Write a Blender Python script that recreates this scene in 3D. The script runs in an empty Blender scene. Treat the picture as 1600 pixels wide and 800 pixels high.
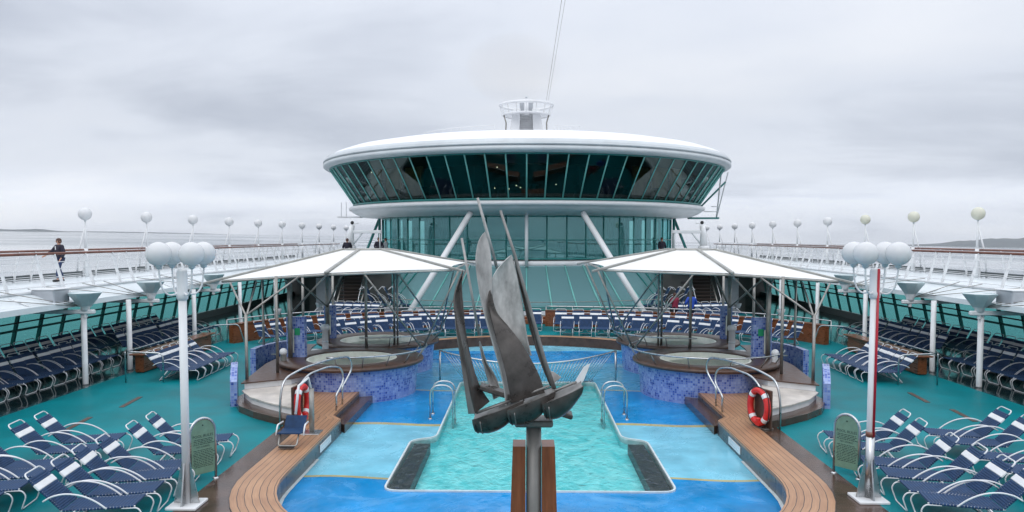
import bpy, math, random
from mathutils import Vector, Matrix
random.seed(7)
sc = bpy.context.scene
COL = sc.collection
PI = math.pi
R_ = math.radians
sin, cos = math.sin, math.cos
H = 4.55            # eye height above the pool deck
CAMX = -0.1
FPX = 1200.0
PITCH, YAW = R_(3.0), R_(0.955)

# ------------------------------------------------------------------ camera
cam_d = bpy.data.cameras.new("camera"); cam = bpy.data.objects.new("camera", cam_d); COL.objects.link(cam)
cam.location = (CAMX, 0, H); cam.rotation_euler = (PI/2 - PITCH, 0, YAW)
cam_d.sensor_width = 36; cam_d.lens = 27.0; cam_d.shift_y = 34/1600
cam_d.clip_start = 0.1; cam_d.clip_end = 60000
sc.camera = cam
CM = cam.rotation_euler.to_matrix()
def ray(u, v):
    return CM @ Vector(((u-800)/FPX, -(v-434)/FPX, -1))
def P(u, v, z=0.0):
    """survey: the point of height z that the photograph shows at (u, v)"""
    d = ray(u, v); t = (z-H)/d.z
    return Vector((CAMX+d.x*t, d.y*t, z))
def Q(u, v, Y):
    d = ray(u, v); t = Y/d.y
    return Vector((CAMX+d.x*t, Y, H+d.z*t))

# ------------------------------------------------------------------ mesh builder
class MB:
    def __init__(s): s.v=[]; s.f=[]; s.sm=[]; s.uv={}
    def face(s, pts, smooth=False, uv=None):
        i=len(s.v); s.v += [Vector(p) for p in pts]; s.f.append(tuple(range(i,i+len(pts)))); s.sm.append(smooth)
        if uv: s.uv[len(s.f)-1]=uv
    def add(s, verts, faces, smooth=False):
        i=len(s.v); s.v += [Vector(p) for p in verts]
        for f in faces: s.f.append(tuple(i+k for k in f)); s.sm.append(smooth)
        return i
    def box(s, c, d, rz=0.0, M=None, bev=0.0):
        hx,hy,hz = d[0]/2,d[1]/2,d[2]/2
        b = min(bev, hx*.45, hy*.45, hz*.45)
        m = (M if M is not None else Matrix.Rotation(rz,3,'Z')); c=Vector(c)
        if b <= 0:
            vs=[c+m@Vector((x,y,z)) for x in(-hx,hx) for y in(-hy,hy) for z in(-hz,hz)]
            s.add(vs,[(0,1,3,2),(4,6,7,5),(0,4,5,1),(2,3,7,6),(0,2,6,4),(1,5,7,3)])
        else:
            ring=[]
            for (z,k) in ((-hz,b),(-hz+b,0),(hz-b,0),(hz,b)):
                x,y=hx-k,hy-k
                e=b if k==0 else 0
                pts=[(-x+e,-y),(x-e,-y),(x,-y+e),(x,y-e),(x-e,y),(-x+e,y),(-x,y-e),(-x,-y+e)] if e else [(-x+b*.5,-y),(x-b*.5,-y),(x,-y+b*.5),(x,y-b*.5),(x-b*.5,y),(-x+b*.5,y),(-x,y-b*.5),(-x,-y+b*.5)]
                ring.append([c+m@Vector((px,py,z)) for px,py in pts])
            vs=[p for r in ring for p in r]; fs=[]
            for j in range(3):
                for i in range(8): fs.append((j*8+i,j*8+(i+1)%8,(j+1)*8+(i+1)%8,(j+1)*8+i))
            fs.append(tuple(range(7,-1,-1))); fs.append(tuple(range(24,32)))
            s.add(vs,fs)
        return s
    def tube(s, pts, r, n=8, closed=False, r2=None):
        pts=[Vector(p) for p in pts]; N=len(pts); T=[]
        for i in range(N):
            if closed: t=pts[(i+1)%N]-pts[i-1]
            else: t=pts[min(i+1,N-1)]-pts[max(i-1,0)]
            T.append(t.normalized() if t.length>1e-9 else Vector((0,0,1)))
        up=Vector((0,0,1)) if abs(T[0].z)<.9 else Vector((1,0,0))
        a=T[0].cross(up).normalized(); vs=[]
        for i in range(N):
            a=(a-T[i]*a.dot(T[i])).normalized(); b=T[i].cross(a)
            rr=r if r2 is None else r+(r2-r)*i/max(1,N-1)
            for k in range(n):
                t=2*PI*k/n; vs.append(pts[i]+a*(rr*cos(t))+b*(rr*sin(t)))
        fs=[]
        for i in range(N if closed else N-1):
            j=(i+1)%N
            for k in range(n): fs.append((i*n+k,i*n+(k+1)%n,j*n+(k+1)%n,j*n+k))
        i0=s.add(vs,fs,True)
        if not closed:
            s.f.append(tuple(i0+k for k in range(n-1,-1,-1))); s.sm.append(False)
            s.f.append(tuple(i0+(N-1)*n+k for k in range(n))); s.sm.append(False)
        return s
    def lathe(s, prof, c=(0,0,0), n=32, a0=0.0, a1=2*PI, smooth=True, uvscale=True):
        """prof [(r,z)] about the vertical axis at c; angle 0 looks to -Y"""
        c=Vector(c); full=abs(a1-a0)>2*PI-1e-4; m=n if full else n+1
        L=[0]
        for i in range(1,len(prof)): L.append(L[-1]+math.hypot(prof[i][0]-prof[i-1][0],prof[i][1]-prof[i-1][1]))
        Rm=max(p[0] for p in prof)
        base=len(s.v)
        for (r,z) in prof:
            for k in range(m):
                a=a0+(a1-a0)*k/n
                s.v.append(c+Vector((r*sin(a),-r*cos(a),z)))
        for j in range(len(prof)-1):
            for k in range(n):
                k2=(k+1)%m
                s.f.append((base+j*m+k,base+j*m+k2,base+(j+1)*m+k2,base+(j+1)*m+k)); s.sm.append(smooth)
                A=Rm*(a0+(a1-a0)*k/n); B=Rm*(a0+(a1-a0)*(k+1)/n)
                s.uv[len(s.f)-1]=[(A,L[j]),(B,L[j]),(B,L[j+1]),(A,L[j+1])]
        return s
    def sphere(s, c, r, n=20, m=12, sz=1.0):
        return s.lathe([(max(1e-4,r*sin(PI*i/m)), -r*sz*cos(PI*i/m)) for i in range(m+1)], c, n)
    def prism(s, poly, z0, z1):
        n=len(poly); A=[Vector((p[0],p[1],z0)) for p in poly]; B=[Vector((p[0],p[1],z1)) for p in poly]
        s.face(list(reversed(A))); s.face(B)
        for i in range(n): j=(i+1)%n; s.face([A[i],A[j],B[j],B[i]])
        return s
    def sheet(s, poly, z):
        s.face([(p[0],p[1],z) for p in poly]); return s
    def strip(s, A, B, smooth=False, closed=False):
        n=len(A); L=0
        for i in range(n if closed else n-1):
            j=(i+1)%n
            w=(Vector(B[i])-Vector(A[i])).length; d=((Vector(A[j])-Vector(A[i])).length+(Vector(B[j])-Vector(B[i])).length)/2
            s.face([A[i],A[j],B[j],B[i]],smooth,[(0,L),(0,L+d),(w,L+d),(w,L)]); L+=d
        return s
    def grid(s, fn, nu, nv, smooth=True):
        vs=[fn(i/nu,j/nv) for i in range(nu+1) for j in range(nv+1)]
        fs=[(i*(nv+1)+j,(i+1)*(nv+1)+j,(i+1)*(nv+1)+j+1,i*(nv+1)+j+1) for i in range(nu) for j in range(nv)]
        s.add(vs,fs,smooth); return s
    def shell(s, fn, nu, nv, th):
        """grid with thickness"""
        g=[[Vector(fn(i/nu,j/nv)) for j in range(nv+1)] for i in range(nu+1)]
        def nrm(i,j):
            a=g[min(i+1,nu)][j]-g[max(i-1,0)][j]; b=g[i][min(j+1,nv)]-g[i][max(j-1,0)]
            n=a.cross(b); return n.normalized() if n.length>1e-9 else Vector((0,0,1))
        f=[[g[i][j]+nrm(i,j)*th/2 for j in range(nv+1)] for i in range(nu+1)]
        b=[[g[i][j]-nrm(i,j)*th/2 for j in range(nv+1)] for i in range(nu+1)]
        s.grid(lambda u,v:f[round(u*nu)][round(v*nv)],nu,nv); s.grid(lambda u,v:b[round(u*nu)][round(v*nv)],nu,nv)
        for i in range(nu):
            for j in (0,nv): s.face([f[i][j],f[i+1][j],b[i+1][j],b[i][j]])
        for j in range(nv):
            for i in (0,nu): s.face([f[i][j],f[i][j+1],b[i][j+1],b[i][j]])
        return s
    def mirror(s):
        s.v=[Vector((-p.x,p.y,p.z)) for p in s.v]; s.f=[tuple(reversed(f)) for f in s.f]
        s.uv={k:list(reversed(u)) for k,u in s.uv.items()}; return s
    def mesh(s, name, m, off=Vector((0,0,0))):
        me=bpy.data.meshes.new(name)
        me.from_pydata([tuple(p-off) for p in s.v],[],s.f)
        me.polygons.foreach_set('use_smooth',s.sm)
        uvl=me.uv_layers.new(name='uv'); data=uvl.data
        for p in me.polygons:
            u=s.uv.get(p.index)
            if u:
                for k,li in enumerate(p.loop_indices): data[li].uv=u[k]
            else:
                nx,ny,nz=abs(p.normal.x),abs(p.normal.y),abs(p.normal.z)
                for li in p.loop_indices:
                    q=s.v[me.loops[li].vertex_index]
                    data[li].uv=(q.x,q.y) if nz>=nx and nz>=ny else ((q.y,q.z) if nx>ny else (q.x,q.z))
        if m is not None: me.materials.append(m)
        return me
    def build(s, name, m, parent=None):
        off=Vector((0,0,0)); q=parent
        while q is not None: off+=Vector(q.location); q=q.parent
        o=bpy.data.objects.new(name,s.mesh(name,m,off)); COL.objects.link(o)
        if parent is not None: o.parent=parent
        return o

def tag(o,label,cat,group=None):
    o['label']=label; o['category']=cat
    if group: o['group']=group
    return o
def thing(name,label,cat,loc=(0,0,0),group=None,rz=0.0):
    o=bpy.data.objects.new(name,None); COL.objects.link(o); o.location=loc; o.rotation_euler=(0,0,rz)
    o.empty_display_size=.2
    return tag(o,label,cat,group)
def struct(o,kind='structure'): o['kind']=kind; return o
def copy_tree(o,parent=None):
    c=o.copy(); COL.objects.link(c)
    if parent is not None: c.parent=parent
    for ch in o.children: copy_tree(ch,c)
    return c
def fillet(pts, r, n=5, closed=False):
    pts=[Vector(p) for p in pts]; out=[]; N=len(pts)
    for i in range(N):
        if not closed and i in (0,N-1): out.append(pts[i]); continue
        a,b,c=pts[i-1],pts[i],pts[(i+1)%N]
        d=min(r,(a-b).length*.48,(c-b).length*.48)
        p=b+(a-b).normalized()*d; q=b+(c-b).normalized()*d
        for k in range(n+1):
            t=k/n; out.append(p*(1-t)**2+b*2*t*(1-t)+q*t*t)
    return out
def smoothpath(pts,k=6):
    """Catmull-Rom"""
    pts=[Vector(p) for p in pts]; out=[]
    for i in range(len(pts)-1):
        p0=pts[max(i-1,0)];p1=pts[i];p2=pts[i+1];p3=pts[min(i+2,len(pts)-1)]
        for j in range(k):
            t=j/k
            out.append(.5*((2*p1)+(p2-p0)*t+(2*p0-5*p1+4*p2-p3)*t*t+(3*p1-p0-3*p2+p3)*t**3))
    out.append(pts[-1]); return out
ORD=['first','second','third','fourth','fifth','sixth','seventh','eighth','ninth','tenth','eleventh','twelfth','thirteenth','fourteenth','fifteenth','sixteenth','seventeenth','eighteenth','nineteenth','twentieth','twenty-first','twenty-second','twenty-third','twenty-fourth','twenty-fifth','twenty-sixth','twenty-seventh','twenty-eighth']
SIDE={-1:'pool-lift side',1:'red-striped lamp side'}

# ------------------------------------------------------------------ materials
def new_mat(name):
    m=bpy.data.materials.new(name); m.use_nodes=True; nt=m.node_tree
    return m,nt,nt.nodes['Principled BSDF']
def mat(name,c,rough=.5,metal=0.0,noise=0.0,nscale=3.0,bump=0.0,bscale=40.0,spec=None,coat=0.0,stretch=None):
    m,nt,b=new_mat(name); N,L=nt.nodes,nt.links
    b.inputs['Base Color'].default_value=(*c,1); b.inputs['Roughness'].default_value=rough; b.inputs['Metallic'].default_value=metal
    if spec is not None: b.inputs['Specular IOR Level'].default_value=spec
    if coat: b.inputs['Coat Weight'].default_value=coat; b.inputs['Coat Roughness'].default_value=.1
    tc=N.new('ShaderNodeTexCoord'); src=tc.outputs['Object']
    if stretch:
        mp=N.new('ShaderNodeMapping'); mp.inputs['Scale'].default_value=stretch; L.new(src,mp.inputs[0]); src=mp.outputs[0]
    if noise:
        n=N.new('ShaderNodeTexNoise'); n.inputs['Scale'].default_value=nscale; n.inputs['Detail'].default_value=6; n.inputs['Roughness'].default_value=.6; L.new(src,n.inputs['Vector'])
        r=N.new('ShaderNodeValToRGB'); r.color_ramp.elements[0].position=.3; r.color_ramp.elements[1].position=.7
        r.color_ramp.elements[0].color=(*[x*(1-noise) for x in c],1); r.color_ramp.elements[1].color=(*[min(1,x*(1+noise)) for x in c],1)
        L.new(n.outputs['Fac'],r.inputs[0]); L.new(r.outputs[0],b.inputs['Base Color'])
        mr=N.new('ShaderNodeMapRange'); mr.inputs[3].default_value=max(.02,rough*(1-noise)); mr.inputs[4].default_value=min(1,rough*(1+noise)); L.new(n.outputs['Fac'],mr.inputs[0]); L.new(mr.outputs[0],b.inputs['Roughness'])
    if bump:
        n2=N.new('ShaderNodeTexNoise'); n2.inputs['Scale'].default_value=bscale; n2.inputs['Detail'].default_value=4; L.new(src,n2.inputs['Vector'])
        bp=N.new('ShaderNodeBump'); bp.inputs['Strength'].default_value=bump; bp.inputs['Distance'].default_value=.02; L.new(n2.outputs['Fac'],bp.inputs['Height']); L.new(bp.outputs[0],b.inputs['Normal'])
    return m
def glass(name,tint,ior=1.5,refl=(1,1,1),rough=.0,bump=0.0,bscale=.4):
    m=bpy.data.materials.new(name); m.use_nodes=True; nt=m.node_tree; N,L=nt.nodes,nt.links; N.clear()
    out=N.new('ShaderNodeOutputMaterial'); mix=N.new('ShaderNodeMixShader'); tr=N.new('ShaderNodeBsdfTransparent'); gl=N.new('ShaderNodeBsdfGlossy'); fr=N.new('ShaderNodeFresnel')
    tr.inputs[0].default_value=(*tint,1); gl.inputs['Color'].default_value=(*refl,1); gl.inputs['Roughness'].default_value=rough; fr.inputs['IOR'].default_value=ior
    L.new(fr.outputs[0],mix.inputs[0]); L.new(tr.outputs[0],mix.inputs[1]); L.new(gl.outputs[0],mix.inputs[2]); L.new(mix.outputs[0],out.inputs[0])
    if bump:
        tc=N.new('ShaderNodeTexCoord'); n=N.new('ShaderNodeTexNoise'); n.inputs['Scale'].default_value=bscale; n.inputs['Detail'].default_value=3
        L.new(tc.outputs['Object'],n.inputs['Vector']); bp=N.new('ShaderNodeBump'); bp.inputs['Strength'].default_value=bump; bp.inputs['Distance'].default_value=.05
        L.new(n.outputs['Fac'],bp.inputs['Height']); L.new(bp.outputs[0],gl.inputs['Normal']); L.new(bp.outputs[0],fr.inputs['Normal'])
    return m
M={}
M['white']=mat('white_paint',(.72,.73,.74),.35,noise=.06,nscale=1.2)
M['white_dirty']=mat('weathered_white_paint',(.72,.73,.74),.32,noise=.16,nscale=1.0,stretch=(1,.4,1.5))
M['roof_white']=mat('roof_white',(.74,.745,.77),.5,noise=.03,nscale=.5)
M['rim_grey']=mat('rim_grey',(.56,.60,.62),.35,noise=.08,nscale=.8)
M['steel']=mat('stainless_steel',(.50,.51,.52),.28,1.0,noise=.15,nscale=6)
M['dull_steel']=mat('dull_steel_tube',(.30,.29,.27),.42,.7,noise=.25,nscale=4)
M['galv']=mat('galvanised_beam',(.33,.33,.31),.5,.4,noise=.2,nscale=3)
M['alu']=mat('white_chair_tube',(.66,.67,.69),.25,0.0,noise=.05,nscale=5,coat=.3)
M['navy']=mat('navy_strap',(.021,.052,.122),.55,noise=.25,nscale=9,bump=.3,bscale=60,spec=.2)
M['cream_strap']=mat('white_strap',(.74,.75,.76),.4,noise=.06,nscale=8,bump=.2,bscale=60)
M['turq']=mat('turquoise_deck_paint',(.0008,.172,.198),.42,noise=.22,nscale=.7,bump=.12,bscale=120,spec=.10)
M['wetwood']=mat('wet_brown_planks',(.070,.040,.028),.20,noise=.45,nscale=1.4,bump=.2,bscale=12)
M['rimwood']=mat('dark_hot_tub_timber',(.085,.046,.032),.36,noise=.35,nscale=5,bump=.2,bscale=40)
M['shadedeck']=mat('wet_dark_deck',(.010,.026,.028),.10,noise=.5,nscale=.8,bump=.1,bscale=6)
M['darkwall']=mat('dark_grey_wall',(.040,.044,.042),.5,noise=.2,nscale=1)
M['ceil']=mat('brown_soffit',(.040,.024,.018),.5,noise=.25,nscale=2)
M['apron']=mat('pale_apron_paint',(.66,.71,.73),.25,noise=.12,nscale=.9,stretch=(1,.3,1))
M['bowl']=mat('pale_bluegrey_paint',(.40,.50,.52),.35,noise=.12,nscale=3)
M['boxgrey']=mat('grey_locker_paint',(.38,.40,.43),.45,noise=.1,nscale=3)
M['teal']=mat('teal_frame_paint',(.02,.20,.19),.35,noise=.1,nscale=4)
M['teal_light']=mat('pale_teal_frame_paint',(.17,.52,.48),.35,noise=.08,nscale=4)
M['teal_dark']=mat('dark_teal_frame_paint',(.006,.075,.07),.35,noise=.1,nscale=4)
M['teal_mid']=mat('mid_teal_frame_paint',(.008,.11,.105),.35,noise=.1,nscale=4)
M['varnish']=mat('varnished_teak',(.20,.062,.022),.30,noise=.4,nscale=2,stretch=(6,1,10),coat=.3)
M['handrail']=mat('varnished_handrail',(.16,.062,.042),.3,noise=.25,nscale=3)
M['plinth']=mat('varnished_plinth_boards',(.185,.056,.019),.35,noise=.35,nscale=3,stretch=(9,9,.7),coat=.2)
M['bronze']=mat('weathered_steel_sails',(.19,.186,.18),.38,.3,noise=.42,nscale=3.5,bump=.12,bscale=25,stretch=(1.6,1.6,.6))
M['bronze_hull']=mat('weathered_hull_and_sail_shade',(.085,.076,.070),.30,.45,noise=.55,nscale=5,bump=.1,bscale=20)  # dark hull metal, also the shaded sail faces, their shade in the colour
M['sail_lit']=mat('scuffed_steel_lit_tone',(.40,.39,.38),.45,.12,noise=.40,nscale=5,bump=.12,bscale=25,stretch=(1.6,1.6,.7))  # light on the sail faces put into the colour, over scuffed steel
M['sail_pale']=mat('scuffed_steel_lit_pale',(.48,.47,.455),.5,.1,noise=.42,nscale=5,bump=.1,bscale=25,stretch=(1.8,1.8,.8))  # scuffs, and the main sail's lit tone put into the colour
M['column']=mat('grey_column_paint',(.17,.165,.155),.45,.2,noise=.15,nscale=3)
M['canvas']=mat('white_canvas',(.70,.70,.68),.75,noise=.04,nscale=1.5,bump=.08,bscale=6)
M['globe']=mat('opal_globe',(.80,.82,.85),.22,noise=.03,nscale=6,coat=.3)
M['globe_warm']=mat('yellowed_globe',(.70,.70,.60),.3,noise=.1,nscale=8)
M['red']=mat('lifebuoy_red',(.60,.022,.020),.4,noise=.2,nscale=6)
M['redpaint']=mat('red_stripe_paint',(.45,.012,.03),.4,noise=.1,nscale=3)
M['black']=mat('black_rubber',(.012,.012,.014),.5,noise=.2,nscale=6)
M['cream']=mat('cream_tub_tile',(.82,.83,.72),.3,noise=.10,nscale=4)
M['tread']=mat('stained_white_tread',(.55,.50,.45),.3,noise=.28,nscale=2.0)
M['signgreen']=mat('pale_green_board',(.155,.270,.195),.5,noise=.15,nscale=9)
M['ink']=mat('dark_green_lettering',(.012,.035,.028),.6)
M['green']=mat('green_notice',(.01,.28,.12),.5)
M['coping']=mat('pool_white_edge',(.56,.62,.63),.35,noise=.15,nscale=6)
M['rimstone']=mat('dark_pool_rim',(.075,.080,.088),.3,noise=.4,nscale=6)
M['grille']=mat('dark_grille',(.045,.045,.047),.5,noise=.4,nscale=14)
M['boxgrey2']=mat('dark_coaming_paint',(.07,.085,.09),.5,noise=.3,nscale=2)
M['skin']=mat('skin',(.50,.27,.19),.5)
M['hair']=mat('brown_hair',(.06,.022,.012),.6)
M['jacket']=mat('dark_jacket',(.014,.012,.026),.8,noise=.3,nscale=8)
M['jeans']=mat('blue_jeans',(.015,.035,.10),.8,noise=.3,nscale=9)
M['bluecoat']=mat('blue_coat',(.02,.07,.42),.7,noise=.2,nscale=8)
M['redcoat']=mat('dark_red_coat',(.22,.012,.04),.7,noise=.2,nscale=8)
M['shirt']=mat('white_shirt',(.7,.7,.7),.8)
M['curtain']=mat('grey_curtain',(.20,.24,.25),.8,noise=.3,nscale=2,stretch=(4,4,.1))
M['lounge_wood']=mat('ochre_lounge_panel',(.58,.33,.14),.5,noise=.3,nscale=1.2)
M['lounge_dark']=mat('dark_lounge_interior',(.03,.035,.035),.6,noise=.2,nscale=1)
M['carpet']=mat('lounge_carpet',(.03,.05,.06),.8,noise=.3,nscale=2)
M['hill']=mat('forested_hill',(.025,.040,.05),.9,noise=.3,nscale=.004)
m,nt,b=new_mat('lounge_lamp'); b.inputs['Emission Color'].default_value=(1,.85,.6,1); b.inputs['Emission Strength'].default_value=6; M['lamp']=m
M['g_upper']=glass('dark_green_lounge_glass',(.34,.46,.44),1.62,(.75,.95,.95))
M['g_drum']=glass('teal_drum_glass',(.26,.60,.58),3.0,(.48,.88,.92),0,.05,.5)
M['g_cone']=glass('teal_atrium_glass',(.16,.42,.42),3.4,(.50,.84,.87),.01,.06,.35)
M['g_side']=glass('teal_screen_glass',(.19,.60,.56),1.45,(.7,.95,.95))
M['g_rail']=glass('clear_rail_glass',(.9,.95,.96),1.4)

def diffuse_mix(name,c,fac,m0):  # mixes an even diffuse colour into a glass material
    m=M[m0].copy(); m.name=name; nt=m.node_tree; N,L=nt.nodes,nt.links
    out=[n for n in N if n.type=='OUTPUT_MATERIAL'][0]; src=out.inputs[0].links[0].from_socket
    d=N.new('ShaderNodeBsdfDiffuse'); d.inputs[0].default_value=(*c,1); mx=N.new('ShaderNodeMixShader'); mx.inputs[0].default_value=fac
    L.new(src,mx.inputs[1]); L.new(d.outputs[0],mx.inputs[2]); L.new(mx.outputs[0],out.inputs[0]); return m
M['g_cone']=diffuse_mix('tinted_atrium_glass',(.27,.52,.55),.42,'g_cone')
M['g_drum']=diffuse_mix('tinted_drum_glass',(.08,.36,.36),.28,'g_drum')
def opal(name,c):
    m=bpy.data.materials.new(name); m.use_nodes=True; nt=m.node_tree; N,L=nt.nodes,nt.links; N.clear()
    o=N.new('ShaderNodeOutputMaterial'); d=N.new('ShaderNodeBsdfDiffuse'); t_=N.new('ShaderNodeBsdfTranslucent'); g=N.new('ShaderNodeBsdfGlossy'); f=N.new('ShaderNodeFresnel'); a=N.new('ShaderNodeMixShader'); b_=N.new('ShaderNodeMixShader')
    d.inputs[0].default_value=(*c,1); t_.inputs[0].default_value=(*[min(1,x*1.12) for x in c],1); g.inputs['Roughness'].default_value=.2; f.inputs['IOR'].default_value=1.35
    a.inputs[0].default_value=.38; L.new(d.outputs[0],a.inputs[1]); L.new(t_.outputs[0],a.inputs[2]); L.new(f.outputs[0],b_.inputs[0]); L.new(a.outputs[0],b_.inputs[1]); L.new(g.outputs[0],b_.inputs[2]); L.new(b_.outputs[0],o.inputs[0]); return m
M['globe']=opal('opal_glass_globe',(.95,.95,.96)); M['globe_warm']=opal('yellowed_glass_globe',(.90,.89,.76))
def wood_planks():
    m,nt,b=new_mat('teak_planks'); N,L=nt.nodes,nt.links
    uv=N.new('ShaderNodeUVMap'); sp=N.new('ShaderNodeSeparateXYZ'); L.new(uv.outputs[0],sp.inputs[0])
    mu=N.new('ShaderNodeMath'); mu.operation='MULTIPLY'; mu.inputs[1].default_value=8.0; L.new(sp.outputs[0],mu.inputs[0])
    fr=N.new('ShaderNodeMath'); fr.operation='FRACT'; L.new(mu.outputs[0],fr.inputs[0])
    fl=N.new('ShaderNodeMath'); fl.operation='FLOOR'; L.new(mu.outputs[0],fl.inputs[0])
    wn=N.new('ShaderNodeTexWhiteNoise'); wn.noise_dimensions='1D'; L.new(fl.outputs[0],wn.inputs['W'])
    gap=N.new('ShaderNodeMath'); gap.operation='LESS_THAN'; gap.inputs[1].default_value=.10; L.new(fr.outputs[0],gap.inputs[0])
    mp=N.new('ShaderNodeMapping'); mp.inputs['Scale'].default_value=(18,.9,1); L.new(uv.outputs[0],mp.inputs[0])
    n=N.new('ShaderNodeTexNoise'); n.inputs['Scale'].default_value=2.0; n.inputs['Detail'].default_value=7; L.new(mp.outputs[0],n.inputs['Vector'])
    n2=N.new('ShaderNodeTexNoise'); n2.inputs['Scale'].default_value=.9; n2.inputs['Detail'].default_value=5; L.new(uv.outputs[0],n2.inputs['Vector'])
    ad=N.new('ShaderNodeMath'); ad.operation='ADD'; L.new(n.outputs['Fac'],ad.inputs[0]); L.new(n2.outputs['Fac'],ad.inputs[1])
    ad2=N.new('ShaderNodeMath'); ad2.operation='MULTIPLY_ADD'; L.new(wn.outputs['Value'],ad2.inputs[0]); ad2.inputs[1].default_value=.18; L.new(ad.outputs[0],ad2.inputs[2])
    r=N.new('ShaderNodeValToRGB'); e=r.color_ramp.elements; e[0].position=.25; e[0].color=(.23,.105,.052,1); e[1].position=.75; e[1].color=(.47,.265,.145,1)
    h=N.new('ShaderNodeMath'); h.operation='MULTIPLY'; h.inputs[1].default_value=.5; L.new(ad2.outputs[0],h.inputs[0]); L.new(h.outputs[0],r.inputs[0])
    mx=N.new('ShaderNodeMixRGB'); mx.inputs[2].default_value=(.035,.022,.016,1); L.new(gap.outputs[0],mx.inputs[0]); L.new(r.outputs[0],mx.inputs[1]); L.new(mx.outputs[0],b.inputs['Base Color'])
    b.inputs['Roughness'].default_value=.42
    return m
M['teak']=wood_planks()

def tile_mat():
    m,nt,b=new_mat('blue_mosaic_tile'); N,L=nt.nodes,nt.links
    uv=N.new('ShaderNodeUVMap')
    def layer(s):
        v=N.new('ShaderNodeVectorMath'); v.operation='SCALE'; v.inputs['Scale'].default_value=s; L.new(uv.outputs[0],v.inputs[0])
        f=N.new('ShaderNodeVectorMath'); f.operation='FLOOR'; L.new(v.outputs[0],f.inputs[0])
        w=N.new('ShaderNodeTexWhiteNoise'); w.noise_dimensions='2D'; L.new(f.outputs[0],w.inputs['Vector'])
        return v,w
    v,w=layer(14.0); _,w2=layer(5.0)
    ad=N.new('ShaderNodeMath'); ad.operation='MULTIPLY_ADD'; ad.inputs[1].default_value=.45; L.new(w2.outputs['Value'],ad.inputs[0])
    ml=N.new('ShaderNodeMath'); ml.operation='MULTIPLY'; ml.inputs[1].default_value=.6; L.new(w.outputs['Value'],ml.inputs[0]); L.new(ml.outputs[0],ad.inputs[2])
    r=N.new('ShaderNodeValToRGB'); cr=r.color_ramp; e=cr.elements
    e[0].position=.12; e[0].color=(.022,.055,.27,1); e[1].position=.95; e[1].color=(.30,.385,.63,1)
    x=cr.elements.new(.32); x.color=(.06,.12,.42,1); x=cr.elements.new(.42); x.color=(.135,.205,.50,1)
    L.new(ad.outputs[0],r.inputs[0])
    fr=N.new('ShaderNodeVectorMath'); fr.operation='FRACTION'; L.new(v.outputs[0],fr.inputs[0]); sp=N.new('ShaderNodeSeparateXYZ'); L.new(fr.outputs[0],sp.inputs[0])
    a=N.new('ShaderNodeMath'); a.operation='MINIMUM'; L.new(sp.outputs[0],a.inputs[0]); L.new(sp.outputs[1],a.inputs[1])
    g=N.new('ShaderNodeMath'); g.operation='LESS_THAN'; g.inputs[1].default_value=.14; L.new(a.outputs[0],g.inputs[0])
    mx=N.new('ShaderNodeMixRGB'); mx.inputs[2].default_value=(.25,.30,.48,1); L.new(g.outputs[0],mx.inputs[0]); L.new(r.outputs[0],mx.inputs[1]); L.new(mx.outputs[0],b.inputs['Base Color'])
    b.inputs['Roughness'].default_value=.25
    return m
M['tile']=tile_mat()

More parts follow.
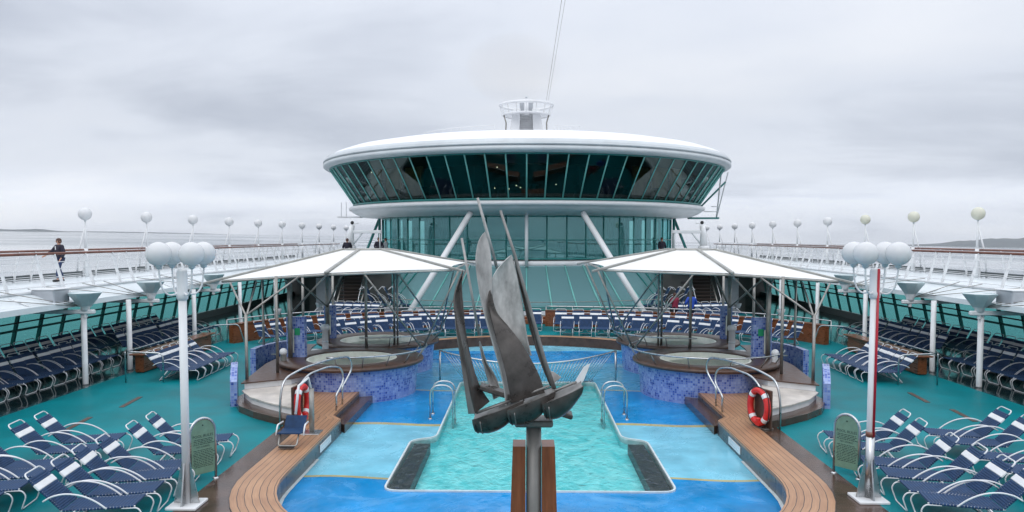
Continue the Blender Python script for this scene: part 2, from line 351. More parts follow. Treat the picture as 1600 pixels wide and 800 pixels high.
def wading_mat():
    m,nt,b=new_mat('painted_wading_floor'); N,L=nt.nodes,nt.links
    tc=N.new('ShaderNodeTexCoord'); sp=N.new('ShaderNodeSeparateXYZ'); L.new(tc.outputs['Object'],sp.inputs[0])
    s1=N.new('ShaderNodeMath'); s1.operation='MULTIPLY'; s1.inputs[1].default_value=1.9; L.new(sp.outputs[0],s1.inputs[0])
    s2=N.new('ShaderNodeMath'); s2.operation='SINE'; L.new(s1.outputs[0],s2.inputs[0])
    y=N.new('ShaderNodeMath'); y.operation='MULTIPLY_ADD'; y.inputs[1].default_value=.10; L.new(s2.outputs[0],y.inputs[0]); L.new(sp.outputs[1],y.inputs[2])
    mr=N.new('ShaderNodeMapRange'); mr.inputs[1].default_value=8; mr.inputs[2].default_value=38; L.new(y.outputs[0],mr.inputs[0])
    r=N.new('ShaderNodeValToRGB'); cr=r.color_ramp; cr.interpolation='CONSTANT'
    dk=(.007,.235,.55,1); lt=(.19,.50,.64,1); ye=(.42,.36,.16,1); md=(.07,.36,.58,1)
    st=[(8,dk)]
    for (Y,c) in ((15.35,lt),(19.9,dk),(24.4,md)):
        st+= [(Y-.07,ye),(Y+.07,c)]
    st+=[(29.7,dk),(33.0,lt)]
    e=cr.elements; e[0].position=0; e[0].color=dk
    e[1].position=(st[1][0]-8)/30; e[1].color=st[1][1]
    for Y,c in st[2:]:
        x=e.new((Y-8)/30); x.color=c
    L.new(mr.outputs[0],r.inputs[0])
    n=N.new('ShaderNodeTexNoise'); n.inputs['Scale'].default_value=1.3; n.inputs['Detail'].default_value=6; L.new(tc.outputs['Object'],n.inputs['Vector'])
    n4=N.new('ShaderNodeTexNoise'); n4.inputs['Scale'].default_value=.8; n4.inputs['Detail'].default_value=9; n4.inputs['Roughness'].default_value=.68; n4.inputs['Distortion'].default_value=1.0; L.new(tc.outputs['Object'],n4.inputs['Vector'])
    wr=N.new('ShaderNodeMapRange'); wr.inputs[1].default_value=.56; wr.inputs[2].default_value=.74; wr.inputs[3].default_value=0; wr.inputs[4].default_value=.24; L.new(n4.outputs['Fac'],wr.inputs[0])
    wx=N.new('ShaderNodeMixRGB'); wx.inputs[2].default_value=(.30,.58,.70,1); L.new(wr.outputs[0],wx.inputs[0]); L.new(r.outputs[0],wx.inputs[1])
    rr_=N.new('ShaderNodeMapRange'); rr_.inputs[1].default_value=.35; rr_.inputs[2].default_value=.65; rr_.inputs[3].default_value=.05; rr_.inputs[4].default_value=.38; L.new(n4.outputs['Fac'],rr_.inputs[0]); L.new(rr_.outputs[0],b.inputs['Roughness'])
    hs=N.new('ShaderNodeHueSaturation'); mv=N.new('ShaderNodeMapRange'); mv.inputs[1].default_value=.3; mv.inputs[2].default_value=.7; mv.inputs[3].default_value=.8; mv.inputs[4].default_value=1.18
    L.new(n.outputs['Fac'],mv.inputs[0]); L.new(mv.outputs[0],hs.inputs['Value']); L.new(wx.outputs[0],hs.inputs['Color']); L.new(hs.outputs[0],b.inputs['Base Color'])
    b.inputs['Roughness'].default_value=.12
    mp=N.new('ShaderNodeMapping'); mp.inputs['Scale'].default_value=(1,.55,1); L.new(tc.outputs['Object'],mp.inputs[0])
    n2=N.new('ShaderNodeTexNoise'); n2.inputs['Scale'].default_value=4.5; n2.inputs['Detail'].default_value=5; L.new(mp.outputs[0],n2.inputs['Vector'])
    bp=N.new('ShaderNodeBump'); bp.inputs['Strength'].default_value=.35; bp.inputs['Distance'].default_value=.03; L.new(n2.outputs['Fac'],bp.inputs['Height']); L.new(bp.outputs[0],b.inputs['Normal'])
    return m
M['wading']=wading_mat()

def water(name,tint,bumps,dist,ior=1.33,rough=.03):
    m=bpy.data.materials.new(name); m.use_nodes=True; nt=m.node_tree; N,L=nt.nodes,nt.links; N.clear()
    out=N.new('ShaderNodeOutputMaterial'); mix=N.new('ShaderNodeMixShader'); tr=N.new('ShaderNodeBsdfTransparent'); gl=N.new('ShaderNodeBsdfGlossy'); fr=N.new('ShaderNodeFresnel')
    tr.inputs[0].default_value=(*tint,1); gl.inputs['Roughness'].default_value=rough; fr.inputs['IOR'].default_value=ior
    L.new(fr.outputs[0],mix.inputs[0]); L.new(tr.outputs[0],mix.inputs[1]); L.new(gl.outputs[0],mix.inputs[2]); L.new(mix.outputs[0],out.inputs[0])
    tc=N.new('ShaderNodeTexCoord'); prev=None
    for (s,st,k) in bumps:
        mp=N.new('ShaderNodeMapping'); mp.inputs['Scale'].default_value=(s*st[0],s*st[1],1); L.new(tc.outputs['Object'],mp.inputs[0])
        n=N.new('ShaderNodeTexNoise'); n.inputs['Scale'].default_value=1; n.inputs['Detail'].default_value=3; n.inputs['Distortion'].default_value=.6; L.new(mp.outputs[0],n.inputs['Vector'])
        bp=N.new('ShaderNodeBump'); bp.inputs['Strength'].default_value=k; bp.inputs['Distance'].default_value=dist; L.new(n.outputs['Fac'],bp.inputs['Height'])
        if prev: L.new(prev.outputs[0],bp.inputs['Normal'])
        prev=bp
    L.new(prev.outputs[0],gl.inputs['Normal']); L.new(prev.outputs[0],fr.inputs['Normal'])
    return m
M['poolwater']=water('pool_water',(.86,.99,.985),[(2.2,(1,.6),.48),(6.5,(1,.7),.32)],.12)
M['tubwater']=water('tub_water',(.92,.99,.97),[(7,(1,1),.3)],.05)

def basin_mat():
    m,nt,b=new_mat('turquoise_pool_basin'); N,L=nt.nodes,nt.links
    tc=N.new('ShaderNodeTexCoord'); n=N.new('ShaderNodeTexNoise'); n.inputs['Scale'].default_value=2.2; n.inputs['Detail'].default_value=5; n.inputs['Distortion'].default_value=1.2
    mp=N.new('ShaderNodeMapping'); mp.inputs['Scale'].default_value=(1,.6,1); L.new(tc.outputs['Object'],mp.inputs[0]); L.new(mp.outputs[0],n.inputs['Vector'])
    r=N.new('ShaderNodeValToRGB'); e=r.color_ramp.elements; e[0].position=.33; e[0].color=(.11,.72,.77,1); e[1].position=.68; e[1].color=(.36,.92,.95,1)
    L.new(n.outputs['Fac'],r.inputs[0]); L.new(r.outputs[0],b.inputs['Base Color']); b.inputs['Roughness'].default_value=.6
    return m
M['basin']=basin_mat()

def sea_mat():
    m,nt,b=new_mat('grey_sea'); N,L=nt.nodes,nt.links
    b.inputs['Base Color'].default_value=(.06,.09,.11,1); b.inputs['Roughness'].default_value=.22; b.inputs['IOR'].default_value=1.33
    tc=N.new('ShaderNodeTexCoord'); prev=None
    for (s,k,d) in ((.0025,.06,6.0),(.02,.08,1.2),(.25,.12,.25)):
        n=N.new('ShaderNodeTexNoise'); n.inputs['Scale'].default_value=s; n.inputs['Detail'].default_value=4; L.new(tc.outputs['Object'],n.inputs['Vector'])
        bp=N.new('ShaderNodeBump'); bp.inputs['Strength'].default_value=k; bp.inputs['Distance'].default_value=d; L.new(n.outputs['Fac'],bp.inputs['Height'])
        if prev: L.new(prev.outputs[0],bp.inputs['Normal'])
        prev=bp
    L.new(prev.outputs[0],b.inputs['Normal'])
    n=N.new('ShaderNodeTexNoise'); n.inputs['Scale'].default_value=.0012; n.inputs['Detail'].default_value=4; L.new(tc.outputs['Object'],n.inputs['Vector'])
    mr=N.new('ShaderNodeMapRange'); mr.inputs[1].default_value=.35; mr.inputs[2].default_value=.65; mr.inputs[3].default_value=.04; mr.inputs[4].default_value=.20; L.new(n.outputs['Fac'],mr.inputs[0]); L.new(mr.outputs[0],b.inputs['Roughness'])
    return m
M['sea']=sea_mat()

# ------------------------------------------------------------------ light and sky
EL,AZ=R_(48),R_(200)
w=bpy.data.worlds.new("World"); sc.world=w; w.use_nodes=True
nt=w.node_tree; N,L=nt.nodes,nt.links; N.clear()
out=N.new('ShaderNodeOutputWorld'); bg=N.new('ShaderNodeBackground'); bg.inputs['Strength'].default_value=.106
sky=N.new('ShaderNodeTexSky'); sky.sky_type='NISHITA'; sky.sun_disc=False; sky.sun_elevation=EL; sky.sun_rotation=AZ; sky.air_density=1.0; sky.dust_density=2.0
tc=N.new('ShaderNodeTexCoord'); sp=N.new('ShaderNodeSeparateXYZ'); L.new(tc.outputs['Generated'],sp.inputs[0])
# cloud deck: direction projected onto a flat layer
def math_(op,a=None,b=None,c=None):
    n=N.new('ShaderNodeMath'); n.operation=op
    for i,x in enumerate((a,b,c)):
        if x is None: continue
        if isinstance(x,(int,float)): n.inputs[i].default_value=x
        else: L.new(x,n.inputs[i])
    return n.outputs[0]
zc=math_('ADD',math_('MAXIMUM',sp.outputs[2],0.0),.17)
px=math_('DIVIDE',sp.outputs[0],zc); py=math_('DIVIDE',sp.outputs[1],zc)
cb=N.new('ShaderNodeCombineXYZ'); L.new(px,cb.inputs[0]); L.new(py,cb.inputs[1])
def noise(scale,det,rough,dist,off=(0,0,0),sc_=(1,1,1)):
    mp=N.new('ShaderNodeMapping'); mp.inputs['Location'].default_value=off; mp.inputs['Scale'].default_value=sc_; L.new(cb.outputs[0],mp.inputs[0])
    n=N.new('ShaderNodeTexNoise'); n.inputs['Scale'].default_value=scale; n.inputs['Detail'].default_value=det; n.inputs['Roughness'].default_value=rough; n.inputs['Distortion'].default_value=dist
    L.new(mp.outputs[0],n.inputs['Vector']); return n.outputs['Fac']
n1=noise(.34,5,.48,.3,(-9,6,0),(.8,1,1)); n2=noise(1.5,5,.55,.4,(7.3,2.2,0),(.6,1,1))
cl=math_('ADD',math_('MULTIPLY',n1,.78),math_('MULTIPLY',n2,.22))
ramp=N.new('ShaderNodeValToRGB'); e=ramp.color_ramp.elements
e[0].position=.40; e[0].color=(5.0,5.45,6.4,1); e[1].position=.62; e[1].color=(8.7,8.95,9.5,1)
x=ramp.color_ramp.elements.new(.48); x.color=(7.25,7.7,8.6,1)
L.new(cl,ramp.inputs[0])
# bright band under the cloud deck near the horizon, brighter zenith (overcast)
zr=N.new('ShaderNodeValToRGB'); z=zr.color_ramp.elements
z[0].position=0; z[0].color=(.98,.98,.98,1); z[1].position=1; z[1].color=(2.3,2.28,2.2,1)
for p,c in ((.02,1.10),(.045,1.20),(.085,1.02),(.16,.97),(.30,1.08),(.45,1.55)):
    q=zr.color_ramp.elements.new(p); q.color=(c,c,c,1)
L.new(math_('MAXIMUM',sp.outputs[2],0.0),zr.inputs[0])
mul=N.new('ShaderNodeMixRGB'); mul.blend_type='MULTIPLY'; mul.inputs[0].default_value=1; L.new(ramp.outputs[0],mul.inputs[1]); L.new(zr.outputs[0],mul.inputs[2])
mix=N.new('ShaderNodeMixRGB'); mix.inputs[0].default_value=.93; L.new(sky.outputs[0],mix.inputs[1]); L.new(mul.outputs[0],mix.inputs[2])
L.new(mix.outputs[0],bg.inputs[0]); L.new(bg.outputs[0],out.inputs[0])
sd=bpy.data.lights.new('sun','SUN'); sd.energy=.6; sd.angle=R_(25); sd.color=(1,.97,.93)
so=bpy.data.objects.new('sun',sd); COL.objects.link(so)
dirv=Vector((sin(AZ)*cos(EL),cos(AZ)*cos(EL),sin(EL))); so.rotation_euler=dirv.to_track_quat('Z','Y').to_euler()
vs=sc.view_settings; vs.view_transform='Standard'; vs.look='None'; vs.gamma=1; vs.exposure=0.0; vs.use_curve_mapping=False
try:
    sc.cycles.max_bounces=8; sc.cycles.transparent_max_bounces=24; sc.cycles.caustics_reflective=False; sc.cycles.caustics_refractive=False; sc.cycles.use_denoising=True
except Exception: pass

# ================================================================== SETTING
ROLL=R_(0.93)     # the ship lists a little: the sea plane is tilted against the deck
ZS=-27.0
def seaz(x,y): return ZS - x*math.tan(ROLL)
SR=16000.0
mb=MB(); n=96
mb=MB()
for k in range(n):
    a,b_=2*PI*k/n,2*PI*(k+1)/n
    mb.face([(0,0,ZS),(SR*cos(a),SR*sin(a),seaz(SR*cos(a),0)),(SR*cos(b_),SR*sin(b_),seaz(SR*cos(b_),0))])
struct(mb.build('sea',M['sea']))

def ridge(name,u0,u1,D,hts,depth=900.0):
    """a hill range standing on the sea at distance D, azimuth u0..u1, crest heights hts (m)"""
    mb=MB(); K=48; rows=[]
    rnd=random.Random(int(u0*7+D))
    for i in range(K+1):
        t=i/K; u=u0+(u1-u0)*t; X=(u-820)/FPX*D
        s=t*(len(hts)-1); j=min(int(s),len(hts)-2); f=s-j; f=f*f*(3-2*f)
        h=(hts[j]*(1-f)+hts[j+1]*f)*(.93+.14*rnd.random())
        rows.append([Vector((X,D,seaz(X,D)-2)),Vector((X,D+depth*.22,seaz(X,D)+h*.62)),Vector((X,D+depth*.5,seaz(X,D)+h)),Vector((X,D+depth,seaz(X,D)-2))])
    mb.grid(lambda a,b_:rows[round(a*K)][round(b_*3)],K,3)
    return struct(mb.build(name,M['hill']))
ridge('hills',-120,58,11500,[26,48,26,40,8],1200)
ridge('hills',60,330,13500,[5,16,18,15,10,3],1200)
ridge('hills',1465,1900,11500,[8,35,95,140,155,148,130,80,20],2500)

hz=bpy.data.materials.new('haze_air'); hz.use_nodes=True; nt=hz.node_tree; nt.nodes.clear()
o_=nt.nodes.new('ShaderNodeOutputMaterial'); pv=nt.nodes.new('ShaderNodeVolumePrincipled'); pv.inputs['Density'].default_value=0.34/11500; pv.inputs['Color'].default_value=(.95,.975,1,1); pv.inputs['Anisotropy'].default_value=0.0
nt.links.new(pv.outputs[0],o_.inputs['Volume'])
mb=MB(); mb.box((0,0,85),(34000,34000,700)); struct(mb.build('haze',hz),'stuff')
DK=13.4
# turquoise deck: two side strips and the part behind the pool
BX=5.95
for s in (-1,1):
    mb=MB().prism([(s*BX,2.5),(s*DK,2.5),(s*DK,46),(s*BX,46)],-.25,0.0)
    struct(mb.build('pool_deck',M['turq']))
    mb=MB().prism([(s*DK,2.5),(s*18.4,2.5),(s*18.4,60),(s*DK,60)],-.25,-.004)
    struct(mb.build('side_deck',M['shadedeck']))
BC=(0,28.5); BRr=6.3
def arcpt(r,a): return Vector((BC[0]+r*sin(a),BC[1]+r*cos(a),0))
aM=math.asin(5.5/BRr)
arc=[-aM+2*aM*k/28 for k in range(29)]
mb=MB()
mb.strip([arcpt(BRr+.5,a) for a in arc],[Vector((BX*(-1+2*k/28),46,0)) for k in range(29)])
struct(mb.build('pool_deck',M['turq']))
mb=MB(); mb.strip([arcpt(BRr-.02,a)+Vector((0,0,.05)) for a in arc],[arcpt(BRr+.5,a)+Vector((0,0,.05)) for a in arc])
mb.strip([arcpt(BRr+.5,a) for a in arc],[arcpt(BRr+.5,a)+Vector((0,0,.05)) for a in arc])
struct(mb.build('teak_path',M['teak']))
mb=MB(); mb.strip([arcpt(BRr,a)+Vector((0,0,-.4)) for a in arc],[arcpt(BRr,a)+Vector((0,0,.046)) for a in arc])
struct(mb.build('pool_rim',M['rimwood']))
# pool surround: inner edge of the teak band
half=[Vector((-4.98,22.4,0)),Vector((-4.98,19.35,0)),Vector((-4.70,18.95,0)),Vector((-4.70,16.7,0)),Vector((-4.70,14.5,0))]
def qarc(c,r,a0,a1,n=14): return [Vector((c[0]+r*cos(a0+(a1-a0)*k/n),c[1]+r*sin(a0+(a1-a0)*k/n),0)) for k in range(n+1)]
inn=half[:-1]+qarc((-1.2,14.5),3.5,PI,1.5*PI)+qarc((1.2,14.5),3.5,1.5*PI,2*PI)+[Vector((-p.x,p.y,0)) for p in reversed(half[:-1])]
outh=[Vector((-5.5,22.4,0)),Vector((-5.5,19.35,0)),Vector((-5.5,18.95,0)),Vector((-5.5,16.7,0))]
oute=outh+qarc((-1.2,14.5),4.3,PI,1.5*PI)+qarc((1.2,14.5),4.3,1.5*PI,2*PI)+[Vector((-p.x,p.y,0)) for p in reversed(outh)]
mb=MB(); up=Vector((0,0,.012)); mb.strip([p+up for p in oute],[p+up for p in inn]); mb.strip([p+up for p in inn],[p-Vector((0,0,.05)) for p in inn])
struct(mb.build('teak_path',M['teak']))
mb=MB(); mb.strip([p+Vector((0,0,-.05)) for p in inn],[p+Vector((0,0,-.40)) for p in inn]); struct(mb.build('pool_rim',M['rimstone']))
mb=MB(); ii=[p+(Vector((0,15,0))-p).normalized()*.07 for p in inn[3:-3]]
mb.strip([p+Vector((0,0,-.345)) for p in inn[3:-3]],[p+Vector((0,0,-.345)) for p in ii]); struct(mb.build('pool_rim',M['coping']))
# brown plank border outside the teak band
def outproj(p):
    if p.y>14.5: return Vector((math.copysign(BX,p.x),p.y,0))
    c=Vector((math.copysign(1.2,p.x),14.5,0)); d=p-c; k=min(abs((BX-1.2)/d.x) if abs(d.x)>1e-6 else 9,abs(4.8/d.y) if abs(d.y)>1e-6 else 9)
    return c+d*k
op=[outproj(p) for p in oute]
mb=MB(); mb.strip([p for p in op],[p for p in oute]); mb.strip([p+Vector((0,0,-.25)) for p in op],[p for p in op])
struct(mb.build('plank_border',M['wetwood']))
mb=MB().prism([(-BX,2.5),(BX,2.5),(BX,9.72),(-BX,9.72)],-.25,-.004); struct(mb.build('pool_deck',M['turq']))
for s in (-1,1):
    A=[Vector((s*5.5,18.2+.42*k,.011)) for k in range(11)]; B=[Vector((s*(5.5+1.4*k/10),18.2+.42*k,.011)) for k in range(11)]
    mb=MB()
    for k in range(10): mb.face([A[k],A[k+1],B[k+1],B[k]] if s<0 else [A[k],B[k],B[k+1],A[k+1]],False,[(abs(p.x)-4.7,p.y) for p in ([A[k],A[k+1],B[k+1],B[k]] if s<0 else [A[k],B[k],B[k+1],A[k+1]])])
    struct(mb.build('teak_path',M['teak']))
# low dark step beside the tubs
for s in (-1,1):
    mb=MB().prism([(s*4.98,19.36),(s*4.62,19.0),(s*4.62,22.6),(s*4.98,22.6)] if s>0 else [(-4.62,19.0),(-4.98,19.36),(-4.98,22.6),(-4.62,22.6)],-.38,-.15); struct(mb.build('pool_step',M['wetwood']))
# wading floor with a hole for the main pool
FZ=-.36
px0,px1=2.82,2.25
pool=[(-px0,14.6),(px0,14.6),(px0,18.3),(px1,18.55),(px1,25.8),(-px1,25.8),(-px1,18.55),(-px0,18.3)]
poolr=[Vector((p.x,p.y,0)) for p in fillet([(x,y,0) for x,y in pool],.28,5,True)]
import mathutils.geometry as mg
outer=[Vector((-5.9,10.0,0)),Vector((5.9,10.0,0)),Vector((5.9,35.5,0)),Vector((-5.9,35.5,0))]
tris=mg.tessellate_polygon([outer,poolr]); allp=outer+poolr
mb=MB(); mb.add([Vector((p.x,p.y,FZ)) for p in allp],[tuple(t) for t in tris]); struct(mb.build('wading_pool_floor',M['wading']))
mb=MB(); lip=.04
def off(poly,d):
    out=[]; n=len(poly)
    for i in range(n):
        t=(poly[(i+1)%n]-poly[i-1]); nrm=Vector((t.y,-t.x,0)).normalized(); out.append(poly[i]+nrm*d)
    return out
po=off(poolr,lip); up=Vector((0,0,FZ+.035))
mb.strip([p+up for p in poolr],[p+up for p in po],closed=True); mb.strip([p+up for p in po],[p+Vector((0,0,FZ-.02)) for p in po],closed=True); mb.strip([p+up for p in poolr],[p+Vector((0,0,FZ-.12)) for p in poolr],closed=True)
struct(mb.build('pool_coping',M['coping']))
mb=MB(); BZ=-.62
mb.strip([p+Vector((0,0,FZ-.1)) for p in poolr],[p+Vector((0,0,BZ)) for p in poolr],closed=True); mb.face([p+Vector((0,0,BZ)) for p in poolr])
struct(mb.build('pool_basin',M['basin']))
for s in (-1,1):
    mb=MB().prism([(s*2.36,14.8),(s*2.78,14.8),(s*2.74,18.15),(s*2.36,18.15)],BZ+.002,-.385); struct(mb.build('pool_bench',M['grille']))
mb=MB(); mb.face([p*1.0+Vector((0,0,FZ-.008)) for p in poolr]); struct(mb.build('pool_water',M['poolwater']))

# ================================================================== POOL FURNITURE
# hot tubs
def hot_tub(s,Y,a0,a1,label):
    c=Vector((s*5.62,Y,0)); t=thing('hot_tub',label,'hot tub',(c.x,c.y,-.36),'hot tubs under the canopies')
    MB().lathe([(2.02,-.36),(2.06,.2),(2.10,.60)],c,64).build('tub_wall',M['tile'],t)
    MB().lathe([(2.10,.60),(2.26,.62),(2.28,.68),(2.26,.72),(1.46,.73),(1.42,.70),(1.42,.60)],c,64).build('rim',M['rimwood'],t)
    MB().lathe([(1.42,.705),(1.36,.715),(1.32,.70),(1.28,.30),(.9,.28),(.86,-.1),(0.001,-.12)],c,48).build('basin',M['cream'],t)
    MB().lathe([(1.31,.50),(.001,.50)],c,32).build('water',M['tubwater'],t)
    r=MB(); pts=[c+Vector((2.38*sin(a0+(a1-a0)*k/40),-2.38*cos(a0+(a1-a0)*k/40),1.08)) for k in range(41)]
    r.tube(pts,.024,8); ro=r.build('grab_rail',M['steel'],t)
    for k in range(7):
        st=MB()
        a=a0+(a1-a0)*(k+.3)/6.6
        st.tube([c+Vector((2.12*sin(a),-2.12*cos(a),.70)),c+Vector((2.37*sin(a),-2.37*cos(a),1.07))],.018,6)
        st.build('rail_support',M['dull_steel'],ro)
    return t
hot_tub(-1,24.3,R_(-5),R_(125),'round blue-tiled hot tub behind the pool lift, nearer of two')
hot_tub(-1,28.75,R_(-5),R_(125),'round blue-tiled hot tub on the pool-lift side, farther of two')
hot_tub(1,24.3,R_(-125),R_(75),'round blue-tiled hot tub behind the orange lifebuoy, nearer of two')
hot_tub(1,28.75,R_(-125),R_(5),'round blue-tiled hot tub on the red-striped lamp side, farther of two')

def mir(pts,s): return [Vector((-p[0],p[1],p[2])) if s>0 else Vector(p) for p in pts]
def mir2(poly,s):
    q=[(-x,y) if s>0 else (x,y) for x,y in poly]; return list(reversed(q)) if s>0 else q
for s in (-1,1):
    who=SIDE[s]
    lift=(s<0)
    # ---- stepped platform
    t=thing('tub_steps','curved stained white and brown steps climbing to the hot tubs, '+who,'steps',(s*6.8,20.5,0),'steps up to the hot tubs')
    MB().prism(mir2([(-8.0,20.6),(-7.55,19.7),(-6.95,19.05),(-6.2,18.45),(-5.52,18.1),(-6.75,22.15),(-6.75,23.5),(-8.0,23.5)],s),0.001,.17).build('bottom_step',M['wetwood'],t)
    MB().prism(mir2([(-7.8,20.75),(-7.3,19.95),(-6.7,19.35),(-6.05,18.85),(-5.62,18.55),(-6.76,22.15),(-6.76,23.4),(-7.8,23.4)],s),.172,.33).build('riser',M['white_dirty'],t)
    MB().prism(mir2([(-7.84,20.7),(-7.33,19.9),(-6.72,19.3),(-6.07,18.8),(-5.60,18.5),(-6.755,22.14),(-6.755,23.3),(-7.84,23.3)],s),.332,.365).build('tread',M['tread'],t)
    MB().prism(mir2([(-7.82,20.86),(-6.76,21.6),(-6.6,22.6),(-6.6,27.5),(-7.82,27.5)],s),.367,.53).build('riser',M['white_dirty'],t)
    MB().prism(mir2([(-7.88,20.75),(-6.72,21.5),(-6.3,22.25),(-7.2,22.9),(-7.75,23.8),(-7.85,24.6),(-7.75,25.4),(-7.5,26.2),(-7.8,27.4),(-7.9,28.5),(-8.3,28.5),(-8.3,24)],s),.532,.565).build('upper_tread',M['rimwood'],t)
    # ---- low curved tile wall
    for pth,zt_,lab,cc in (([(-7.93,20.35,0),(-8.1,20.85,0),(-8.33,21.5,0)],1.02,'short blue mosaic fin wall at the foot of the steps, ','mosaic fin walls'),([(-8.95,24.7,0),(-8.92,25.5,0),(-8.7,26.3,0),(-8.3,27.0,0)],.93,'low curved blue mosaic wall behind the steps, ','curved mosaic walls')):
        path=mir(smoothpath(pth,5),s); mb=MB(); A=[];B=[]
        for i,p in enumerate(path):
            tn=(path[min(i+1,len(path)-1)]-path[max(i-1,0)]).normalized(); nn=Vector((tn.y,-tn.x,0))
            A.append(p+nn*.09); B.append(p-nn*.09)
        def zz(i): return Vector((0,0,zt_ if zt_<1 else zt_-.35*(1-i/(len(path)-1))**2))
        TA=[p+zz(i) for i,p in enumerate(A)]; TB=[p+zz(i) for i,p in enumerate(B)]
        mb.strip(A,TA); mb.strip(B,TB); mb.strip(TA,TB); mb.face([A[0],B[0],TB[0],TA[0]]); mb.face([A[-1],B[-1],TB[-1],TA[-1]])
        tag(mb.build('low_tile_wall',M['tile']),lab+who,'wall',cc)
    # ---- tile partitions
    for k,(X,Y,w_,zt,lab) in enumerate(((-7.42,24.4,.62,2.02,'tall blue mosaic panel with a green notice, '),(-7.5,29.0,.42,1.98,'narrow blue mosaic panel beside the farther tub, '))):
        t=thing('tile_partition',lab+who,'partition',(s*abs(X),Y,.56),'mosaic panels beside the tubs')
        MB().box((s*abs(X),Y,(.56+zt)/2),(w_,.2,zt-.56),rz=s*.12,bev=.02).build('panel',M['tile'],t)
        if k==0:
            MB().box((s*(abs(X)-.06),Y-.125,1.55),(.17,.02,.22),rz=s*.12).build('green_notice',M['green'],t)
        MB().box((s*(abs(X)+.09 if k==0 else abs(X)-.0),Y-.13,1.25),(.09,.02,.75),rz=s*.12).build('pale_strip',M['cream'],t)
    # ---- vent bollards
    t=thing('vent_bollard','white capped bollard standing between the two tubs, '+who,'bollard',(s*7.05,26.5,.56),'white bollards by the tubs')
    MB().lathe([(.11,.56),(.11,1.32),(.15,1.34),(.16,1.46),(.12,1.52),(.001,1.54)],(s*7.05,26.5,0),16).build('post',M['white'],t)
    MB().lathe([(.112,.9),(.118,.9),(.118,.96),(.112,.96)],(s*7.05,26.5,0),16).build('band',M['rim_grey'],t)
    t=thing('vent_bollard','short round-headed bollard by the tub steps, '+who,'bollard',(s*7.6,23.6,.56),'round-headed bollards')
    MB().lathe([(.09,.56),(.09,.95)],(s*7.6,23.6,0),14).build('post',M['dull_steel'] if lift else M['white_dirty'],t)
    MB().sphere((s*7.6,23.6,1.0),.12,14,9).build('head',M['white'],t)
    # ---- hoop handrails at the steps
    big=mir([(-5.95,18.1,0.0),(-5.95,18.1,.72),(-5.9,18.25,1.15),(-5.6,18.8,1.32),(-5.2,20.0,1.36),(-4.92,20.85,1.30),(-4.86,21.0,.95),(-5.0,20.75,.62),(-5.06,20.6,.5),(-5.06,20.6,0)],s)
    sml=mir([(-5.75,18.7,.02),(-5.75,18.7,.75),(-5.55,19.0,1.12),(-5.2,19.8,1.2),(-4.98,20.2,1.1),(-4.92,20.25,.75),(-5.0,19.95,.52),(-5.04,19.85,.42),(-5.04,19.85,0)],s)
    for nm,pp in (('tall',big),('short',sml)):
        mb=MB().tube(fillet(pp,.3,5),.026,10)
        tag(mb.build('hoop_handrail',M['steel']),f'{nm} bent steel handrail hoop at the tub steps, '+who,'handrail','hoop handrails at the tub steps')
    # ---- pool ladder
    t=thing('pool_ladder','pair of steel ladder hoops over the pool edge, '+who,'pool ladder',(s*2.4,20.9,-.36),'pool ladders')
    for Y in (20.55,21.15):
        pp=mir([(-2.66,Y,-.36),(-2.66,Y,.56),(-2.04,Y,.56),(-2.04,Y,-1.2)],s)
        h=MB().tube(fillet(pp,.3,8),.024,10).build('hoop',M['steel'],t)
        MB().lathe([(.05,-.36),(.05,-.335),(.03,-.33)],(s*2.66,Y,0),12).build('foot_flange',M['steel'],h)
    mb=MB()
    for zz in (-.5,-.8): mb.box((s*2.04,20.85,zz),(.10,.6,.03))
    mb.build('rungs',M['steel'],t)
    # ---- depth plaque on the rim
    t=thing('depth_plaque','small white depth plaque on the pool rim, '+who,'plaque',(s*4.69,17.4,-.2),'depth plaques')
    MB().box((s*4.686,17.4,-.19),(.014,.95,.17)).build('plate',M['white_dirty'],t)
    mb=MB(); rr=random.Random(3)
    for r0,zc_,hh in ((0,-.145,.05),(1,-.225,.045)):
        y=17.0+.05*r0
        while y<17.78:
            L_=.03+.05*rr.random(); mb.box((s*4.677,y+L_/2,zc_),(.003,L_,hh)); y+=L_+.03+.04*rr.random()
    mb.build('worn_lettering',M['rim_grey'],t)
    # ---- drain strips in the deck
    for (u,v,lab) in (((205,628,'rusty'),(122,662,'long rusty')) if s<0 else ((1435,621,'rusty'),(1505,649,'long rusty'))):
        p=P(u,v,.004)
        tag(MB().box((p.x,p.y,.006),(.13,1.35,.012),rz=-s*.12 if s<0 else -.12).build('drain_strip',M['rimwood']),f'{lab} drain strip let into the turquoise deck, '+who,'drain','drain strips in the deck')

# bridge railing across the pool
t=thing('pool_railing','low curved steel railing with slanting bars across the pool','railing',(0,25.9,-.36))
rl=[]
for k in range(37):
    x=-3.0+6.0*k/36; f_=1-(x/3.0)**2
    rl.append(Vector((x,25.9-.55*f_,.72-.36*f_)))
MB().tube(rl,.028,8).build('top_rail',M['steel'],t)
lowr=[Vector((p.x*.74,p.y+.0,-.31)) for p in rl]
MB().tube(lowr,.018,6).build('bottom_rail',M['steel'],t)
for s in (-1,1):
    MB().tube([(s*2.98,25.9,-.36),(s*2.98,25.9,.70)],.035,10).build('post',M['steel'],t)
mb=MB()
for k in range(1,50):
    f=k/50*36; i=int(f); a=rl[i].lerp(rl[min(i+1,36)],f-i); b_=lowr[i].lerp(lowr[min(i+1,36)],f-i); mb.tube([a,b_],.010,5)
mb.build('baluster_bars',M['steel'],t)

